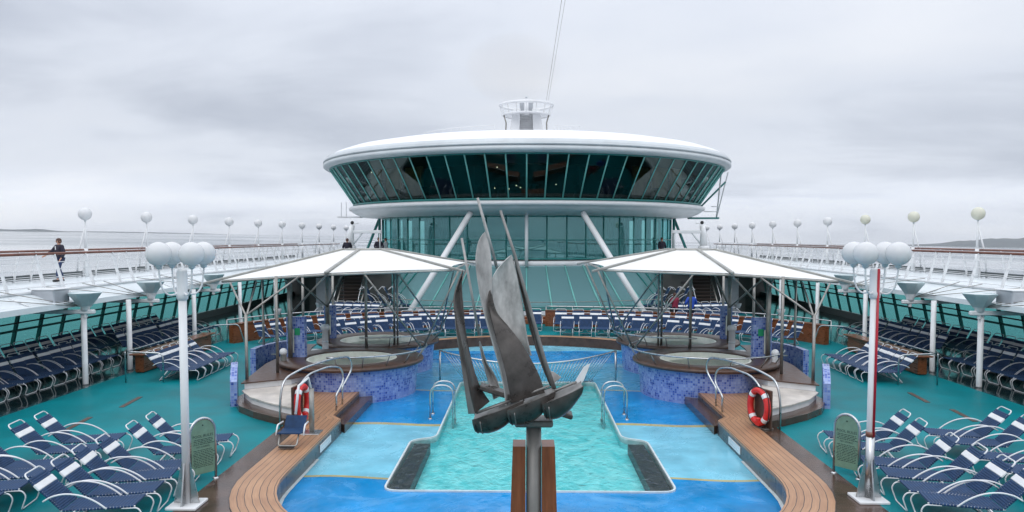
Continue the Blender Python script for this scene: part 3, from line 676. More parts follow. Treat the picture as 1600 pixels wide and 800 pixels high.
# ------------------------------------------------------------------ sun loungers
def make_lounger(name='sun_lounger',bt=(-.76,.91)):
    t=thing(name,'navy strapped sun lounger','sun lounger')
    r=.0135
    bb=(-.22,.34)          # top and bottom of the back (x, z)
    W=.272
    MB().tube(fillet([(bb[0],-W,bb[1]),(bt[0],-W+.01,bt[1]),(bt[0],W-.01,bt[1]),(bb[0],W,bb[1])],.09,5),r,8).build('back_frame',M['alu'],t)
    MB().tube(fillet([(.86,-W,.36),(-.26,-W,.33),(-.26,W,.33),(.86,W,.36)],.06,4),r,8).build('seat_frame',M['alu'],t)
    MB().tube(fillet([(.66,-W-.01,.335),(.90,-W-.01,.335),(.96,-W-.01,.24),(.88,-W-.01,.015),(.88,W+.01,.015),(.96,W+.01,.24),(.90,W+.01,.335),(.66,W+.01,.335)],.05,4),r-.001,8).build('leg',M['alu'],t)
    MB().tube(fillet([(-.02,-W-.02,.33),(-.30,-W-.02,.017),(-.30,W+.02,.017),(-.02,W+.02,.33)],.07,4),r,8).build('leg',M['alu'],t)
    for s in (-1,1):
        y=s*(W+.045)
        MB().tube(smoothpath([(-.47,y,.50),(-.33,y,.575),(-.13,y,.605),(.10,y,.565),(.30,y,.465),(.45,y,.345)],4),.0145 if bt[0]<-.7 else .0115,8).build('armrest',M['alu'],t)
    mb=MB(); n=21
    for k in range(n):
        x=-.21+(.84+.21)*(k+.5)/n; sag=.012*sin(PI*(k+.5)/n)
        mb.box((x,0,.336+.024*(x+.2)-sag*.5),(1.05/n-.001,2*W+.038,.036),bev=.008)
    mb.build('seat',M['navy'],t)
    d=Vector((bt[0]-bb[0],0,bt[1]-bb[1])); Lb=d.length; d.normalize(); nn=Vector((d.z,0,-d.x))
    Mx=Matrix((d,Vector((0,1,0)),nn)).transposed()
    mb=MB(); hb=MB(); n=17
    for k in range(n):
        f=(k+.6)/(n+2.6)
        c=Vector((bb[0],0,bb[1]))+d*(Lb*f)
        if k==12: hb.box(c,(Lb/(n+2.6)*3-.006,2*W+.040,.040),M=Mx,bev=.008)
        if not 11<=k<=13: mb.box(c,(Lb/(n+2.6)-.001,2*W+.036,.036),M=Mx,bev=.008)
    bk=mb.build('backrest',M['navy'],t); hb.build('white_head_band',M['cream_strap'],bk)
    return t
proto=make_lounger(); proto_up=make_lounger('sun_lounger',(-.58,.965)); used={}
CH=[]
def lounger(x,y,rz,label,group,z=0.0,tilt=None,up=False):
    """rz: direction in which the foot points, seen from above"""
    pr=proto_up if up else proto
    if up in used: o=copy_tree(pr)
    else: o=pr; used[up]=True
    o.location=(x,y,z); o.rotation_euler=(0,tilt or 0,rz); o['label']=label; o['group']=group
    CH.append(o); return o
jit=random.Random(11)
def J(a): return (jit.random()-.5)*2*a
# near groups on the open deck; head point at X 7.8 / 10.1, foot towards the pool
NEAR={-1:[15.55,14.8,13.75,13.1,12.4,11.7],1:[16.05,15.3,14.1,13.4,12.7,12.0]}
for s in (-1,1):
    for ri,(hx,nm) in enumerate(((7.85,'inner row'),(10.15,'outer row'))):
        for k,Y in enumerate(NEAR[s]):
            if ri==1: Y=Y+(.05 if s<0 else .35)
            rz=(R_(10) if s<0 else PI-R_(10))+J(R_(2.0))
            x=s*hx+cos(rz)*.74+J(.05); y=Y+sin(rz)*.74+J(.04)
            lounger(x,y,rz,f'navy lounger, {ORD[k]} from the tubs in the open-deck {nm}, {SIDE[s]}','loungers around the rules boards')
# bench rows
for s in (-1,1):
    for k in range(6):
        Y=24.25+.62*k
        rz=(0 if s<0 else PI)+J(R_(2))+(-s)*R_(4)
        lounger(s*(12.15+.02*k)-s*.74,Y+J(.04),rz,f'navy lounger, {ORD[k]} from the camera end of the varnished bench, {SIDE[s]}','loungers along the varnished benches')
# shaded rows under the overhang
for s in (-1,1):
    for ri,(hx,nm) in enumerate(((16.15,'pool-facing'),(17.75,'window-side'))):
        for k in range(25):
            Y=19.2+.685*k
            if ri==0 and 26.9<Y<29.0: continue
            rz=(0 if s<0 else PI)+J(R_(3))
            lounger(s*hx-s*.74+J(.04),Y+J(.04),rz,f'shaded lounger, {ORD[k]} from the camera, {nm} row, {SIDE[s]}','loungers in the shade under the overhang',z=-.004,up=True)
# rows behind the pool, following the curved wall
WALL=[(0.95,39.25),(5,38.6),(8.5,37.2),(11.2,35.0),(12.6,32.6)]
FRONT=[(1.55,36.75),(4.5,36.3),(7.0,35.0),(8.8,33.0)]
REAR=[(1.35,38.75),(5,38.1),(8.2,36.7),(10.7,34.6),(11.9,32.7)]
def along(poly,step):
    pts=smoothpath([(x,y,0) for x,y in poly],12); out=[]; acc=0; nxt=step*.5
    for i in range(len(pts)-1):
        d=(pts[i+1]-pts[i]).length
        while acc+d>=nxt:
            f=(nxt-acc)/d; out.append((pts[i].lerp(pts[i+1],f),(pts[i+1]-pts[i]).normalized())); nxt+=step
        acc+=d
    return out
for s in (-1,1):
    for poly,nm in ((FRONT,'front'),(REAR,'back')):
        for k,(p,tn) in enumerate(along(poly,.86)):
            nn=Vector((tn.y,-tn.x,0))
            if nn.y>0: nn=-nn
            nn=nn.normalized()
            rz=math.atan2(nn.y,nn.x*s)
            c=Vector((p.x*s,p.y,0))+Vector((cos(rz),sin(rz),0))*.74
            lounger(c.x,c.y,rz+J(R_(2)),f'navy lounger, {ORD[k]} from the middle of the {nm} curved row, {SIDE[s]}','loungers in the curved rows behind the pool',up=True)
lounger(.45,38.1,-PI/2,'single navy lounger in the gap amid the curved rows','loungers in the curved rows behind the pool',up=True)
# spare loungers by the stairs: lying in a row and stood on end
for s in (-1,1):
    for k in range(6):
        lounger(s*(9.6+.0*k)+s*.72*k*.75-s*.8,42.6+.12*k,-PI/2+s*R_(25),f'spare lounger, {ORD[k]} in the row before the stairs, {SIDE[s]}','spare loungers by the stairs')
    for k in range(4):
        lounger(s*(7.6+.55*k),44.3,(0 if s>0 else PI)+J(.1),f'lounger stood on end, {ORD[k]} from the atrium glass, {SIDE[s]}','loungers stood on end',z=.75,tilt=R_(-62))

# ------------------------------------------------------------------ canopies over the tubs
CX,CY=5.6,26.5
for s in (-1,1):
    who=SIDE[s]
    def W(p): return Vector((s*(CX+p[0]),CY+p[1],p[2]))
    # local x: + outboard.  hexagon corners (outboard side hangs lower)
    V=[(-3.25,-2.9,3.56),(.25,-4.35,3.50),(3.85,-3.0,3.22),(3.75,3.0,3.22),(0,4.6,3.48),(-3.25,3.0,3.56)]
    C0=Vector((0,0,4.13))
    ringp=[Vector((x/math.hypot(x,y)*.85,y/math.hypot(x,y)*.85,4.10+.0*z)) for x,y,z in V]
    t=thing('hot_tub_canopy','white six-sided canopy on steel poles over two hot tubs, '+who,'canopy',(s*CX,CY,0),'canopies over the hot tubs')
    for i in range(6):
        j=(i+1)%6; a,b_=Vector(V[i]),Vector(V[j]); ra,rb=ringp[i],ringp[j]
        out=((a+b_)/2); out=Vector((out.x,out.y,0)).normalized()
        def fn(u,v,a=a,b_=b_,ra=ra,rb=rb,out=out):
            e=a.lerp(b_,.02+.96*u)-out*(.22*sin(PI*u)); r0=ra.lerp(rb,.02+.96*u)
            p=r0.lerp(e,v); p.z-=.05*sin(PI*v)*sin(PI*u); p.z+=.02
            return W(p)
        pn=MB().shell(fn,12,8,.012).build('canvas_panel',M['canvas'],t)
        ea=[W(a.lerp(b_,k/10)-out*.02+Vector((0,0,-.03))) for k in range(11)]
        MB().tube(ea,.035,8).build('eave_tube',M['galv'],t)
    MB().lathe([(.001,4.12),(.5,4.12),(.84,4.09)],(s*CX,CY,0),24).build('crown_canvas',M['canvas'],t)
    MB().tube([W(p+Vector((0,0,.03))) for p in ringp],.04,8,True).build('crown_ring',M['galv'],t)
    for i in range(6):
        a=Vector(V[i]); k=1.17 if i in (2,3) else 1.16 if i in (0,5) else 1.03
        r0=ringp[i]+Vector((0,0,.05)); e=r0.lerp(a+Vector((0,0,.05)),k); dd=(W(e)-W(r0)); Ln=dd.length; dd.normalize()
        sd_=dd.cross(Vector((0,0,1))).normalized(); upv=sd_.cross(dd)
        MB().box((W(r0)+W(e))/2,(Ln,.09 if i==1 else .06,.08),M=Matrix((dd,sd_,upv)).transposed(),bev=.02).build('roof_beam',M['galv'],t)
    def post(p,zb,zt,r=.05,m='dull_steel'): MB().tube([(s*p[0],p[1],zb),(s*p[0],p[1],zt)],r,10).build('post',M[m],t)
    post((7.93,21.35),.17,2.38,.045)
    post((7.40,22.4),.56,3.42,.045); post((7.55,24.15),.56,3.46,.075); post((7.35,28.0),.56,3.64,.075)
    post((8.95,30.4),0,3.1,.05); post((7.9,31.0),0,3.35,.05); post((5.62,26.52),.70,4.08,.05); post((4.75,27.2),.70,3.92,.04); post((4.62,27.1),.70,3.9,.035)
    post((8.9,25.6),.0,3.12,.04)
    def strut(a,b_,r=.03): MB().tube([Vector((s*a[0],a[1],a[2])),Vector((s*b_[0],b_[1],b_[2]))],r,8).build('strut',M['dull_steel'],t)
    strut((7.93,21.35,2.36),(8.95,22.9,3.18)); strut((7.93,21.35,2.36),(6.75,22.5,3.40)); strut((7.93,21.35,2.3),(9.0,25.3,3.08))
    strut((7.45,24.1,2.2),(5.95,22.4,3.42)); strut((7.45,24.1,2.2),(8.6,27,3.16)); strut((7.35,28.0,2.0),(5.9,25.0,3.7)); strut((7.35,28.0,2.0),(7.3,23.4,3.45))
    strut((3.36,24.35,1.0),(2.15,23.65,3.52)); strut((3.36,24.35,1.0),(4.9,22.7,3.50))
    strut((3.30,28.8,1.0),(2.25,29.5,3.52)); strut((3.30,28.8,1.0),(4.3,24.3,3.66)); strut((3.30,28.8,1.0),(2.4,25.0,3.55)); strut((7.4,22.45,1.1),(7.9,23.4,.95),.02)
    # floodlight heads clamped to the posts
    for (x,y,z_) in ((7.75,23.9,2.25),(7.5,27.8,2.1)):
        f=thing('floodlight',('white floodlight head clamped over the green-notice panel, ' if y<25 else 'white floodlight head on the inner canopy post, ')+who,'floodlight',(s*x,y,z_),'canopy floodlights')
        MB().lathe([(.001,-.10),(.07,-.09),(.12,.02),(.13,.08),(.10,.085)],(s*(x+.08),y-.08,z_),12).build('lamp_head',M['white_dirty'],f)
        MB().tube([(s*x,y,z_-.12),(s*(x+.05),y-.05,z_-.04)],.02,6).build('bracket',M['dull_steel'],f)

# ------------------------------------------------------------------ four-globe lamp posts
for s,(bu,bv,tu) in ((-1,(292,790,285)),(1,(1357,781,1371))):
    b_=P(bu,bv,0)
    lab='white lamp post with four opal globes on the pool-lift side' if s<0 else 'white lamp post with a red stripe and four opal globes'
    t=thing('lamp_post',lab,'lamp post',(b_.x,b_.y,0),'four-globe lamp posts')
    top=Q(tu,432,b_.y); top.y=b_.y; topv=Vector((b_.x+(top.x-b_.x)*.35,b_.y,3.92))
    ax=(topv-b_); 
    def at(z): return b_+ax*(z/3.92)
    MB().box((b_.x,b_.y,.025),(.52,.52,.05),bev=.01).build('base_plate',M['white'],t)
    g=MB()
    for k in range(4):
        dx,dy=[(1,0),(0,1),(-1,0),(0,-1)][k]
        A=[b_+Vector((dx*.07,dy*.07,.05)),b_+Vector((dx*.22,dy*.22,.05)),b_+Vector((dx*.07,dy*.07,.75))]
        q=Vector((-dy,dx,0))*.012
        g.face([p+q for p in A]); g.face([p-q for p in reversed(A)]); g.face([A[1]+q,A[2]+q,A[2]-q,A[1]-q])
    g.build('gusset',M['steel'],t)
    if s>0: MB().tube([at(.05),at(1.15)],.074,14).build('steel_sleeve',M['steel'],t)
    MB().tube([at(.05),at(3.55)],.066,16).build('pole',M['white'],t)
    MB().lathe([(.066,3.5),(.09,3.52),(.10,3.60),(.085,3.64),(.085,3.98),(.07,4.02),(.001,4.03)],(topv.x,topv.y,0),16).build('collar',M['white'],t)
    if s>0:
        MB().tube([at(1.12)+Vector((.02,-.07,0)),at(4.02)+Vector((.02,-.088,0))],.022,8).build('red_stripe',M['redpaint'],t)
        MB().tube([at(1.12),at(1.20)],.080,14).build('brown_band',M['handrail'],t)
    for k in range(4):
        a=R_((48 if s<0 else 42)+90*k); d=Vector((cos(a),sin(a),0)); o=Vector((topv.x,topv.y,0)); k2=.375
        ar=MB().tube(smoothpath([o+d*.07+Vector((0,0,3.62)),o+d*.22+Vector((0,0,3.60)),o+d*.33+Vector((0,0,3.72)),o+d*k2+Vector((0,0,3.98)),o+d*k2+Vector((0,0,4.10))],5),.016,8).build('arm',M['white'],t)
        MB().lathe([(.02,4.03),(.05,4.05),(.055,4.09)],o+d*k2,12).build('fitter',M['rim_grey'],ar)
        MB().sphere(o+d*k2+Vector((0,0,4.28)),.203,24,14,.98).build('globe',M['globe'],t)

# ------------------------------------------------------------------ rules boards
def text_mesh(s,size,ext,m,name,parent,Mx,align='CENTER'):
    c=bpy.data.curves.new(name,'FONT'); c.body=s; c.size=size; c.extrude=ext; c.align_x=align; c.align_y='CENTER'; c.resolution_u=2
    o=bpy.data.objects.new(name+'_tmp',c); COL.objects.link(o)
    dg=bpy.context.evaluated_depsgraph_get(); me=bpy.data.meshes.new_from_object(o.evaluated_get(dg)); bpy.data.objects.remove(o)
    me.transform(Mx); me.materials.clear(); me.materials.append(m)
    r=bpy.data.objects.new(name,me); COL.objects.link(r); r.parent=parent; return r
for s,(bu,bv),rz in ((-1,(318,752),R_(52)),(1,(1322,744),R_(-52))):
    b_=P(bu,bv,0)
    t=thing('rules_board','arched pale green pool rules board in a steel frame, '+SIDE[s],'sign',(b_.x,b_.y,0),'pool rules boards')
    rot=Matrix.Rotation(rz,3,'Z')
    def L_(x,y,z): return b_+rot@Vector((x,y,z))
    w_,z0,z1=.25,.16,.92
    archp=[(-w_,z0)]+[(-w_*cos(PI*k/16),z1+.27*sin(PI*k/16)) for k in range(17)]+[(w_,z0)]
    fr=[L_(-w_,0,.0)]+[L_(x,0,z) for x,z in archp[1:-1]]+[L_(w_,0,.0)]
    MB().tube(fr,.026,8).build('frame',M['steel'],t)
    mb=MB(); mb.face([L_(x*.93,-.012,z-.01) for x,z in archp]); mb.face([L_(x*.93,.012,z-.01) for x,z in reversed(archp)]); mb.build('board',M['signgreen'],t)
    for sx in (-1,1): MB().lathe([(.06,0),(.06,.015),(.03,.03)],L_(sx*w_,0,0),10).build('foot',M['steel'],t)
    Mx=Matrix.Translation(rot@Vector((0,-.0135,0)))@(rot@Matrix.Rotation(PI/2,3,'X')).to_4x4()
    lines=[('POOL RULES',.072,.86),('NO DIVING',.050,.66)]
    for tx,sz,z in lines: text_mesh(tx,sz,.001,M['ink'],'lettering',t,Mx@Matrix.Translation((0,z,0)))
    mb=MB(); rr=random.Random(5)
    for k in range(15):
        if k==4: mb.build('small_print',M['ink'],t); mb=MB()
        z=.80-.030*k if k<4 else .60-.031*(k-4)
        if z<.2: break
        x=-.2+.03*rr.random()
        while x<.18:
            wl=.02+.045*rr.random(); mb.box(L_(x+wl/2,-.0135,z),(wl,.002,.012),rz=rz); x+=wl+.012
        if k%3==2: pass
    mb.build('small_print',M['ink'],t)
    MB().lathe([(.001,1.05),(.018,1.06),(.001,1.08)],L_(0,-.014,0),6).build('emblem',M['ink'],t)

# ------------------------------------------------------------------ lifebuoys
for s,rz,c0,lab in ((-1,R_(84),Vector((-5.56,18.55,0)),'orange-red lifebuoy seen edge-on behind the pool lift'),(1,R_(-69),Vector((5.50,18.25,0)),'orange-red lifebuoy with white bands on a brown stand')):
    rot=Matrix.Rotation(rz,3,'Z')
    t=thing('lifebuoy_stand','dark brown post stand holding the lifebuoy, '+SIDE[s],'stand',c0,'lifebuoy stands')
    MB().box(c0+rot@Vector((.0,.12,.48)),(.62,.05,.92),rz=rz,bev=.01).build('board',M['rimwood'],t)
    MB().box(c0+rot@Vector((0,.1,.02)),(.5,.25,.03),rz=rz).build('foot_plate',M['dull_steel'],t)
    t=thing('lifebuoy',lab,'lifebuoy',c0+Vector((0,0,.55)),'lifebuoys')
    R0,r0=.345,.078
    def ringpt(a,k): return c0+rot@Vector((R0*1.0*cos(a)*.92,-.01,.52+R0*1.13*sin(a)))
    MB().tube([ringpt(2*PI*k/48,0) for k in range(48)],r0,14,True).build('ring',M['red'],t)
    for a in (45,135,225,315):
        MB().tube([ringpt(R_(a-8+16*k/6),0) for k in range(7)],r0+.004,14).build('white_band',M['white'],t)
    rp=[]
    for k in range(65):
        a=2*PI*k/64; q=1+.30+.05*cos(4*a+PI); rp.append(c0+rot@Vector((R0*q*cos(a)*.92,-.03,.52+R0*1.1*q*sin(a))))
    MB().tube(rp,.012,6,True).build('grab_rope',M['black'],t)
    mb=MB(); mb.box(c0+rot@Vector((.05,-.06,.17)),(.14,.10,.20),rz=rz,bev=.03); mb.build('light_canister',M['red'],t)

# ------------------------------------------------------------------ pool lift
b_=P(455,697,0)
t=thing('pool_lift','pool lift with a navy sling seat on a grey mast','pool lift',(b_.x,b_.y,0))
MB().box((b_.x+.15,b_.y+1.1,.02),(.42,.42,.03),bev=.01).build('base_plate',M['steel'],t)
MB().tube([(b_.x+.15,b_.y+1.1,.03),(b_.x+.15,b_.y+1.1,1.05)],.06,12).build('mast',M['dull_steel'],t)
MB().tube([(b_.x+.15,b_.y+1.1,1.0),(b_.x+.08,b_.y+1.1,1.30),(b_.x+.02,b_.y+.55,1.22),(b_.x+.0,b_.y+.35,.62)],.03,10).build('boom',M['white_dirty'],t)
f=lambda u,v:(b_.x-.24+.50*u, b_.y+.35-.28*v*v-.40*v*(1-v)*.5, .66-.36*v)
MB().shell(lambda u,v:(b_.x-.23+.46*u+.03*(1-v)*(1 if u>.5 else 1), b_.y+.35-.10*v, .60-.28*v),6,6,.02).build('backrest',M['navy'],t)
MB().shell(lambda u,v:(b_.x-.25+.50*u, b_.y+.25-.42*v, .32-.02*sin(PI*v)),6,6,.03).build('seat',M['navy'],t)
for sx in (-1,1): MB().tube(fillet([(b_.x+sx*.28,b_.y+.34,.46),(b_.x+sx*.30,b_.y+.02,.46),(b_.x+sx*.30,b_.y-.10,.26)],.06),.018,8).build('armrest',M['white'],t)
MB().tube(fillet([(b_.x-.2,b_.y-.1,.30),(b_.x-.2,b_.y-.28,.08),(b_.x+.2,b_.y-.28,.08),(b_.x+.2,b_.y-.1,.30)],.06),.018,8).build('leg_frame',M['dull_steel'],t)
MB().box((b_.x,b_.y-.28,.07),(.34,.16,.025),bev=.008).build('footrest',M['black'],t)

# ------------------------------------------------------------------ sculpture of three ships
SY=8.0
def S(u,v,dy=0.0): 
    p=Q(u,v,SY); return Vector((p.x,SY+dy,p.z)) if abs(dy)<1e-6 else Vector((p.x,SY+dy,p.z))
pc=Q(834,700,SY)
t=thing('plinth','varnished timber plinth round a grey column carrying the ship sculpture','plinth',(pc.x,SY,0))
wpx=SY/FPX
for s in (-1,1):
    mb=MB()
    zt=Q(834,697,SY).z
    for hw0,hw1,zz0,zz1 in ((.235,.222,0.0,zt),):
        x0=.085
        A=[(pc.x+s*x0,SY-.02,zz0),(pc.x+s*.30,SY-.02,zz0),(pc.x+s*.30,SY+.30,zz0),(pc.x+s*x0,SY+.30,zz0)]
        B=[(pc.x+s*x0,SY-.02,zz1),(pc.x+s*.222,SY-.02,zz1),(pc.x+s*.222,SY+.26,zz1),(pc.x+s*x0,SY+.26,zz1)]
        A=[Vector(p) for p in A];B=[Vector(p) for p in B]
        mb.face(A[::-1]); mb.face(B)
        for i in range(4): mb.face([A[i],A[(i+1)%4],B[(i+1)%4],B[i]])
    mb.build('timber_panel',M['plinth'],t)
zt=Q(834,664,SY).z
MB().tube([(pc.x,SY+.06,0),(pc.x,SY+.06,zt)],.080,24).build('column',M['column'],t)
MB().box((pc.x,SY+.06,Q(834,660,SY).z),(.40,.30,.07),bev=.015).build('cap_plate',M['column'],t)

t=thing('ship_sculpture','weathered metal sculpture of three sailing ships with curved sails','sculpture',(pc.x,SY,Q(834,655,SY).z))
def mast(u0,v0,u1,v1,r0=.014,r1=.020,dy0=0,dy1=0): MB().tube([S(u0,v0,dy0),S((u0+u1)/2,(v0+v1)/2,(dy0+dy1)/2),S(u1,v1,dy1)],r0,10,r2=r1).build('mast',M['sail_lit'],t)
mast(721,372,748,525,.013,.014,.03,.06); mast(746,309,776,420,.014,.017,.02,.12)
MB().tube([S(782,329,-.02),S(805,400,-.03),S(832,495,-.04),S(850,560,-.05),S(866,606,-.06)],.014,10,r2=.024).build('mast',M['bronze'],t)
def curve(pts,t_):
    pp=smoothpath([(a,b_,0) for a,b_ in pts],10); f=t_*(len(pp)-1); i=min(int(f),len(pp)-2); q=pp[i].lerp(pp[i+1],f-i); return q
def sail(Lc,Rc,bulge,dL,dR,name,m,belly=.12):
    """a curled plate between a luff curve and a leech curve"""
    def fn(u,v):
        a=curve(Lc,v); b_=curve(Rc,v); q=a.lerp(b_,u)
        dy=dL*(1-u)*v+dR*u*v-bulge*sin(PI*v)*(1-.6*u)+belly*sin(PI*u)*sin(PI*min(1,v*1.1))
        p=S(q.x,q.y); return Vector((p.x,SY+dy,p.z))
    MB().shell(fn,14,24,.014).build(name,m,t)
# first ship: curled plate, its shaded inner face and lit strip set by colour
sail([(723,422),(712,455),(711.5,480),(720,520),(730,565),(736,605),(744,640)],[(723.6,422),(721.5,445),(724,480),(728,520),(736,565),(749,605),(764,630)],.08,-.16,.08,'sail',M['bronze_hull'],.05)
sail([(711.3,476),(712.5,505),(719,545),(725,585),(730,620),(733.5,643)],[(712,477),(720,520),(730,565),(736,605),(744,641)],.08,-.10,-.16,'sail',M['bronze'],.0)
sail([(749,533),(753,560),(762,595),(771,627)],[(750,534),(760,568),(772,590),(780,610),(783,624)],.0,.10,.22,'sail',M['sail_lit'],.05)
# second ship: lit face, the light put into its colour
sail([(757,362.5),(749,375),(745,395),(745,415),(748.5,440),(755,475),(767,520),(780,565),(787.5,600),(791,630)],[(758.5,363),(766,390),(769,425),(769,450),(768,475),(777,520),(789,565),(796,600),(799,623)],.10,-.10,.02,'sail',M['sail_lit'],.03)
# third ship: large scuffed main sail turned over by a broad curl painted in shade
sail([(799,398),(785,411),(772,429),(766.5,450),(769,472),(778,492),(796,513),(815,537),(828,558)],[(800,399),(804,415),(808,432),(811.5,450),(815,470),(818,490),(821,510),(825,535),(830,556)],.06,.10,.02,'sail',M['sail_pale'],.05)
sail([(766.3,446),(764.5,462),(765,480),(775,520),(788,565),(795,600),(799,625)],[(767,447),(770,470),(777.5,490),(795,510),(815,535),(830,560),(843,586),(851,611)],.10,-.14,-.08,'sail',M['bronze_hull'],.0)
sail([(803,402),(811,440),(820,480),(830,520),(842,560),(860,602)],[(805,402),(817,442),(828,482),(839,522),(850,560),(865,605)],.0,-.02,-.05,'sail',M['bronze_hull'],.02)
# hulls: rounded troughs
def hull(u0,u1,vt0,vt1,depth,dy0,name):
    def fn(u,v):
        uu=u0+(u1-u0)*u; vt=vt0+(vt1-vt0)*u
        a=PI*v; d=depth*(.10+.90*sin(PI*(.22+.62*u)))
        vv=vt+d*sin(a)**.8
        p=S(uu+5*sin(a)*(1-2*u),vv); return Vector((p.x,SY+dy0-.20*cos(a)*(.55+.45*sin(PI*(.2+.7*u))),p.z))
    h=MB().shell(fn,18,18,.016).build(name,M['bronze_hull'],t)
    for q in (.06,.16):
        MB().tube([Vector(fn(q,k/24))+Vector((-.004,-.012,-.006)) for k in range(1,16)],.007,6).build('slit_rib',M['black'] if q<.1 else M['bronze'],h)
    def fe(u,v):
        top=fn(0.02,v); bot=fn(.02,.5); return Vector(top).lerp(Vector((bot.x,bot.y,top.z)),u)
    def fd(u,v):
        uu=u0+2+(u1-u0-3)*u; vt=vt0+(vt1-vt0)*u+2
        p=S(uu,vt); return Vector((p.x,SY+dy0-.19*cos(PI*v)*(.55+.45*sin(PI*(.2+.7*u))),p.z))
    MB().shell(fd,8,4,.012).build('deck',M['bronze'],t)
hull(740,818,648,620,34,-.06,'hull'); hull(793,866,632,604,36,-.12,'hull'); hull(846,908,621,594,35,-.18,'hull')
MB().box((S(822,622)+S(822,632))/2+Vector((0,.03,0)),(1.02,.22,.05),M=Matrix.Rotation(R_(18),3,'Y'),bev=.01).build('keel_plank',M['bronze_hull'],t)
for (a_,b_2,c_,d_) in ((745,642,800,622),(800,622,858,600),(850,614,900,594)):
    p0,p1=S(a_,b_2,-.10),S(c_,d_,-.10); MB().tube([p0,p1],.014,6).build('gunwale',M['bronze'],t)
def plate(pts,dy,name,m,th=.012):
    A=[S(u,v)+Vector((0,dy-th/2,0)) for u,v in pts]; B=[S(u,v)+Vector((0,dy+th/2,0)) for u,v in pts]
    mb=MB(); mb.face(A); mb.face(B[::-1])
    for i in range(len(A)): j=(i+1)%len(A); mb.face([A[i],B[i],B[j],A[j]])
    mb.build(name,m,t)
plate([(850,579),(866,584),(878,592),(864,603)],.10,'stern_plate',M['sail_pale'])
plate([(922,567),(912,572),(902,588),(893,604),(903,606),(912,592)],-.04,'stern_plate',M['white_dirty'])
plate([(888,632),(894,606),(906,600),(908,612),(898,628)],.0,'stern_plate',M['bronze'])

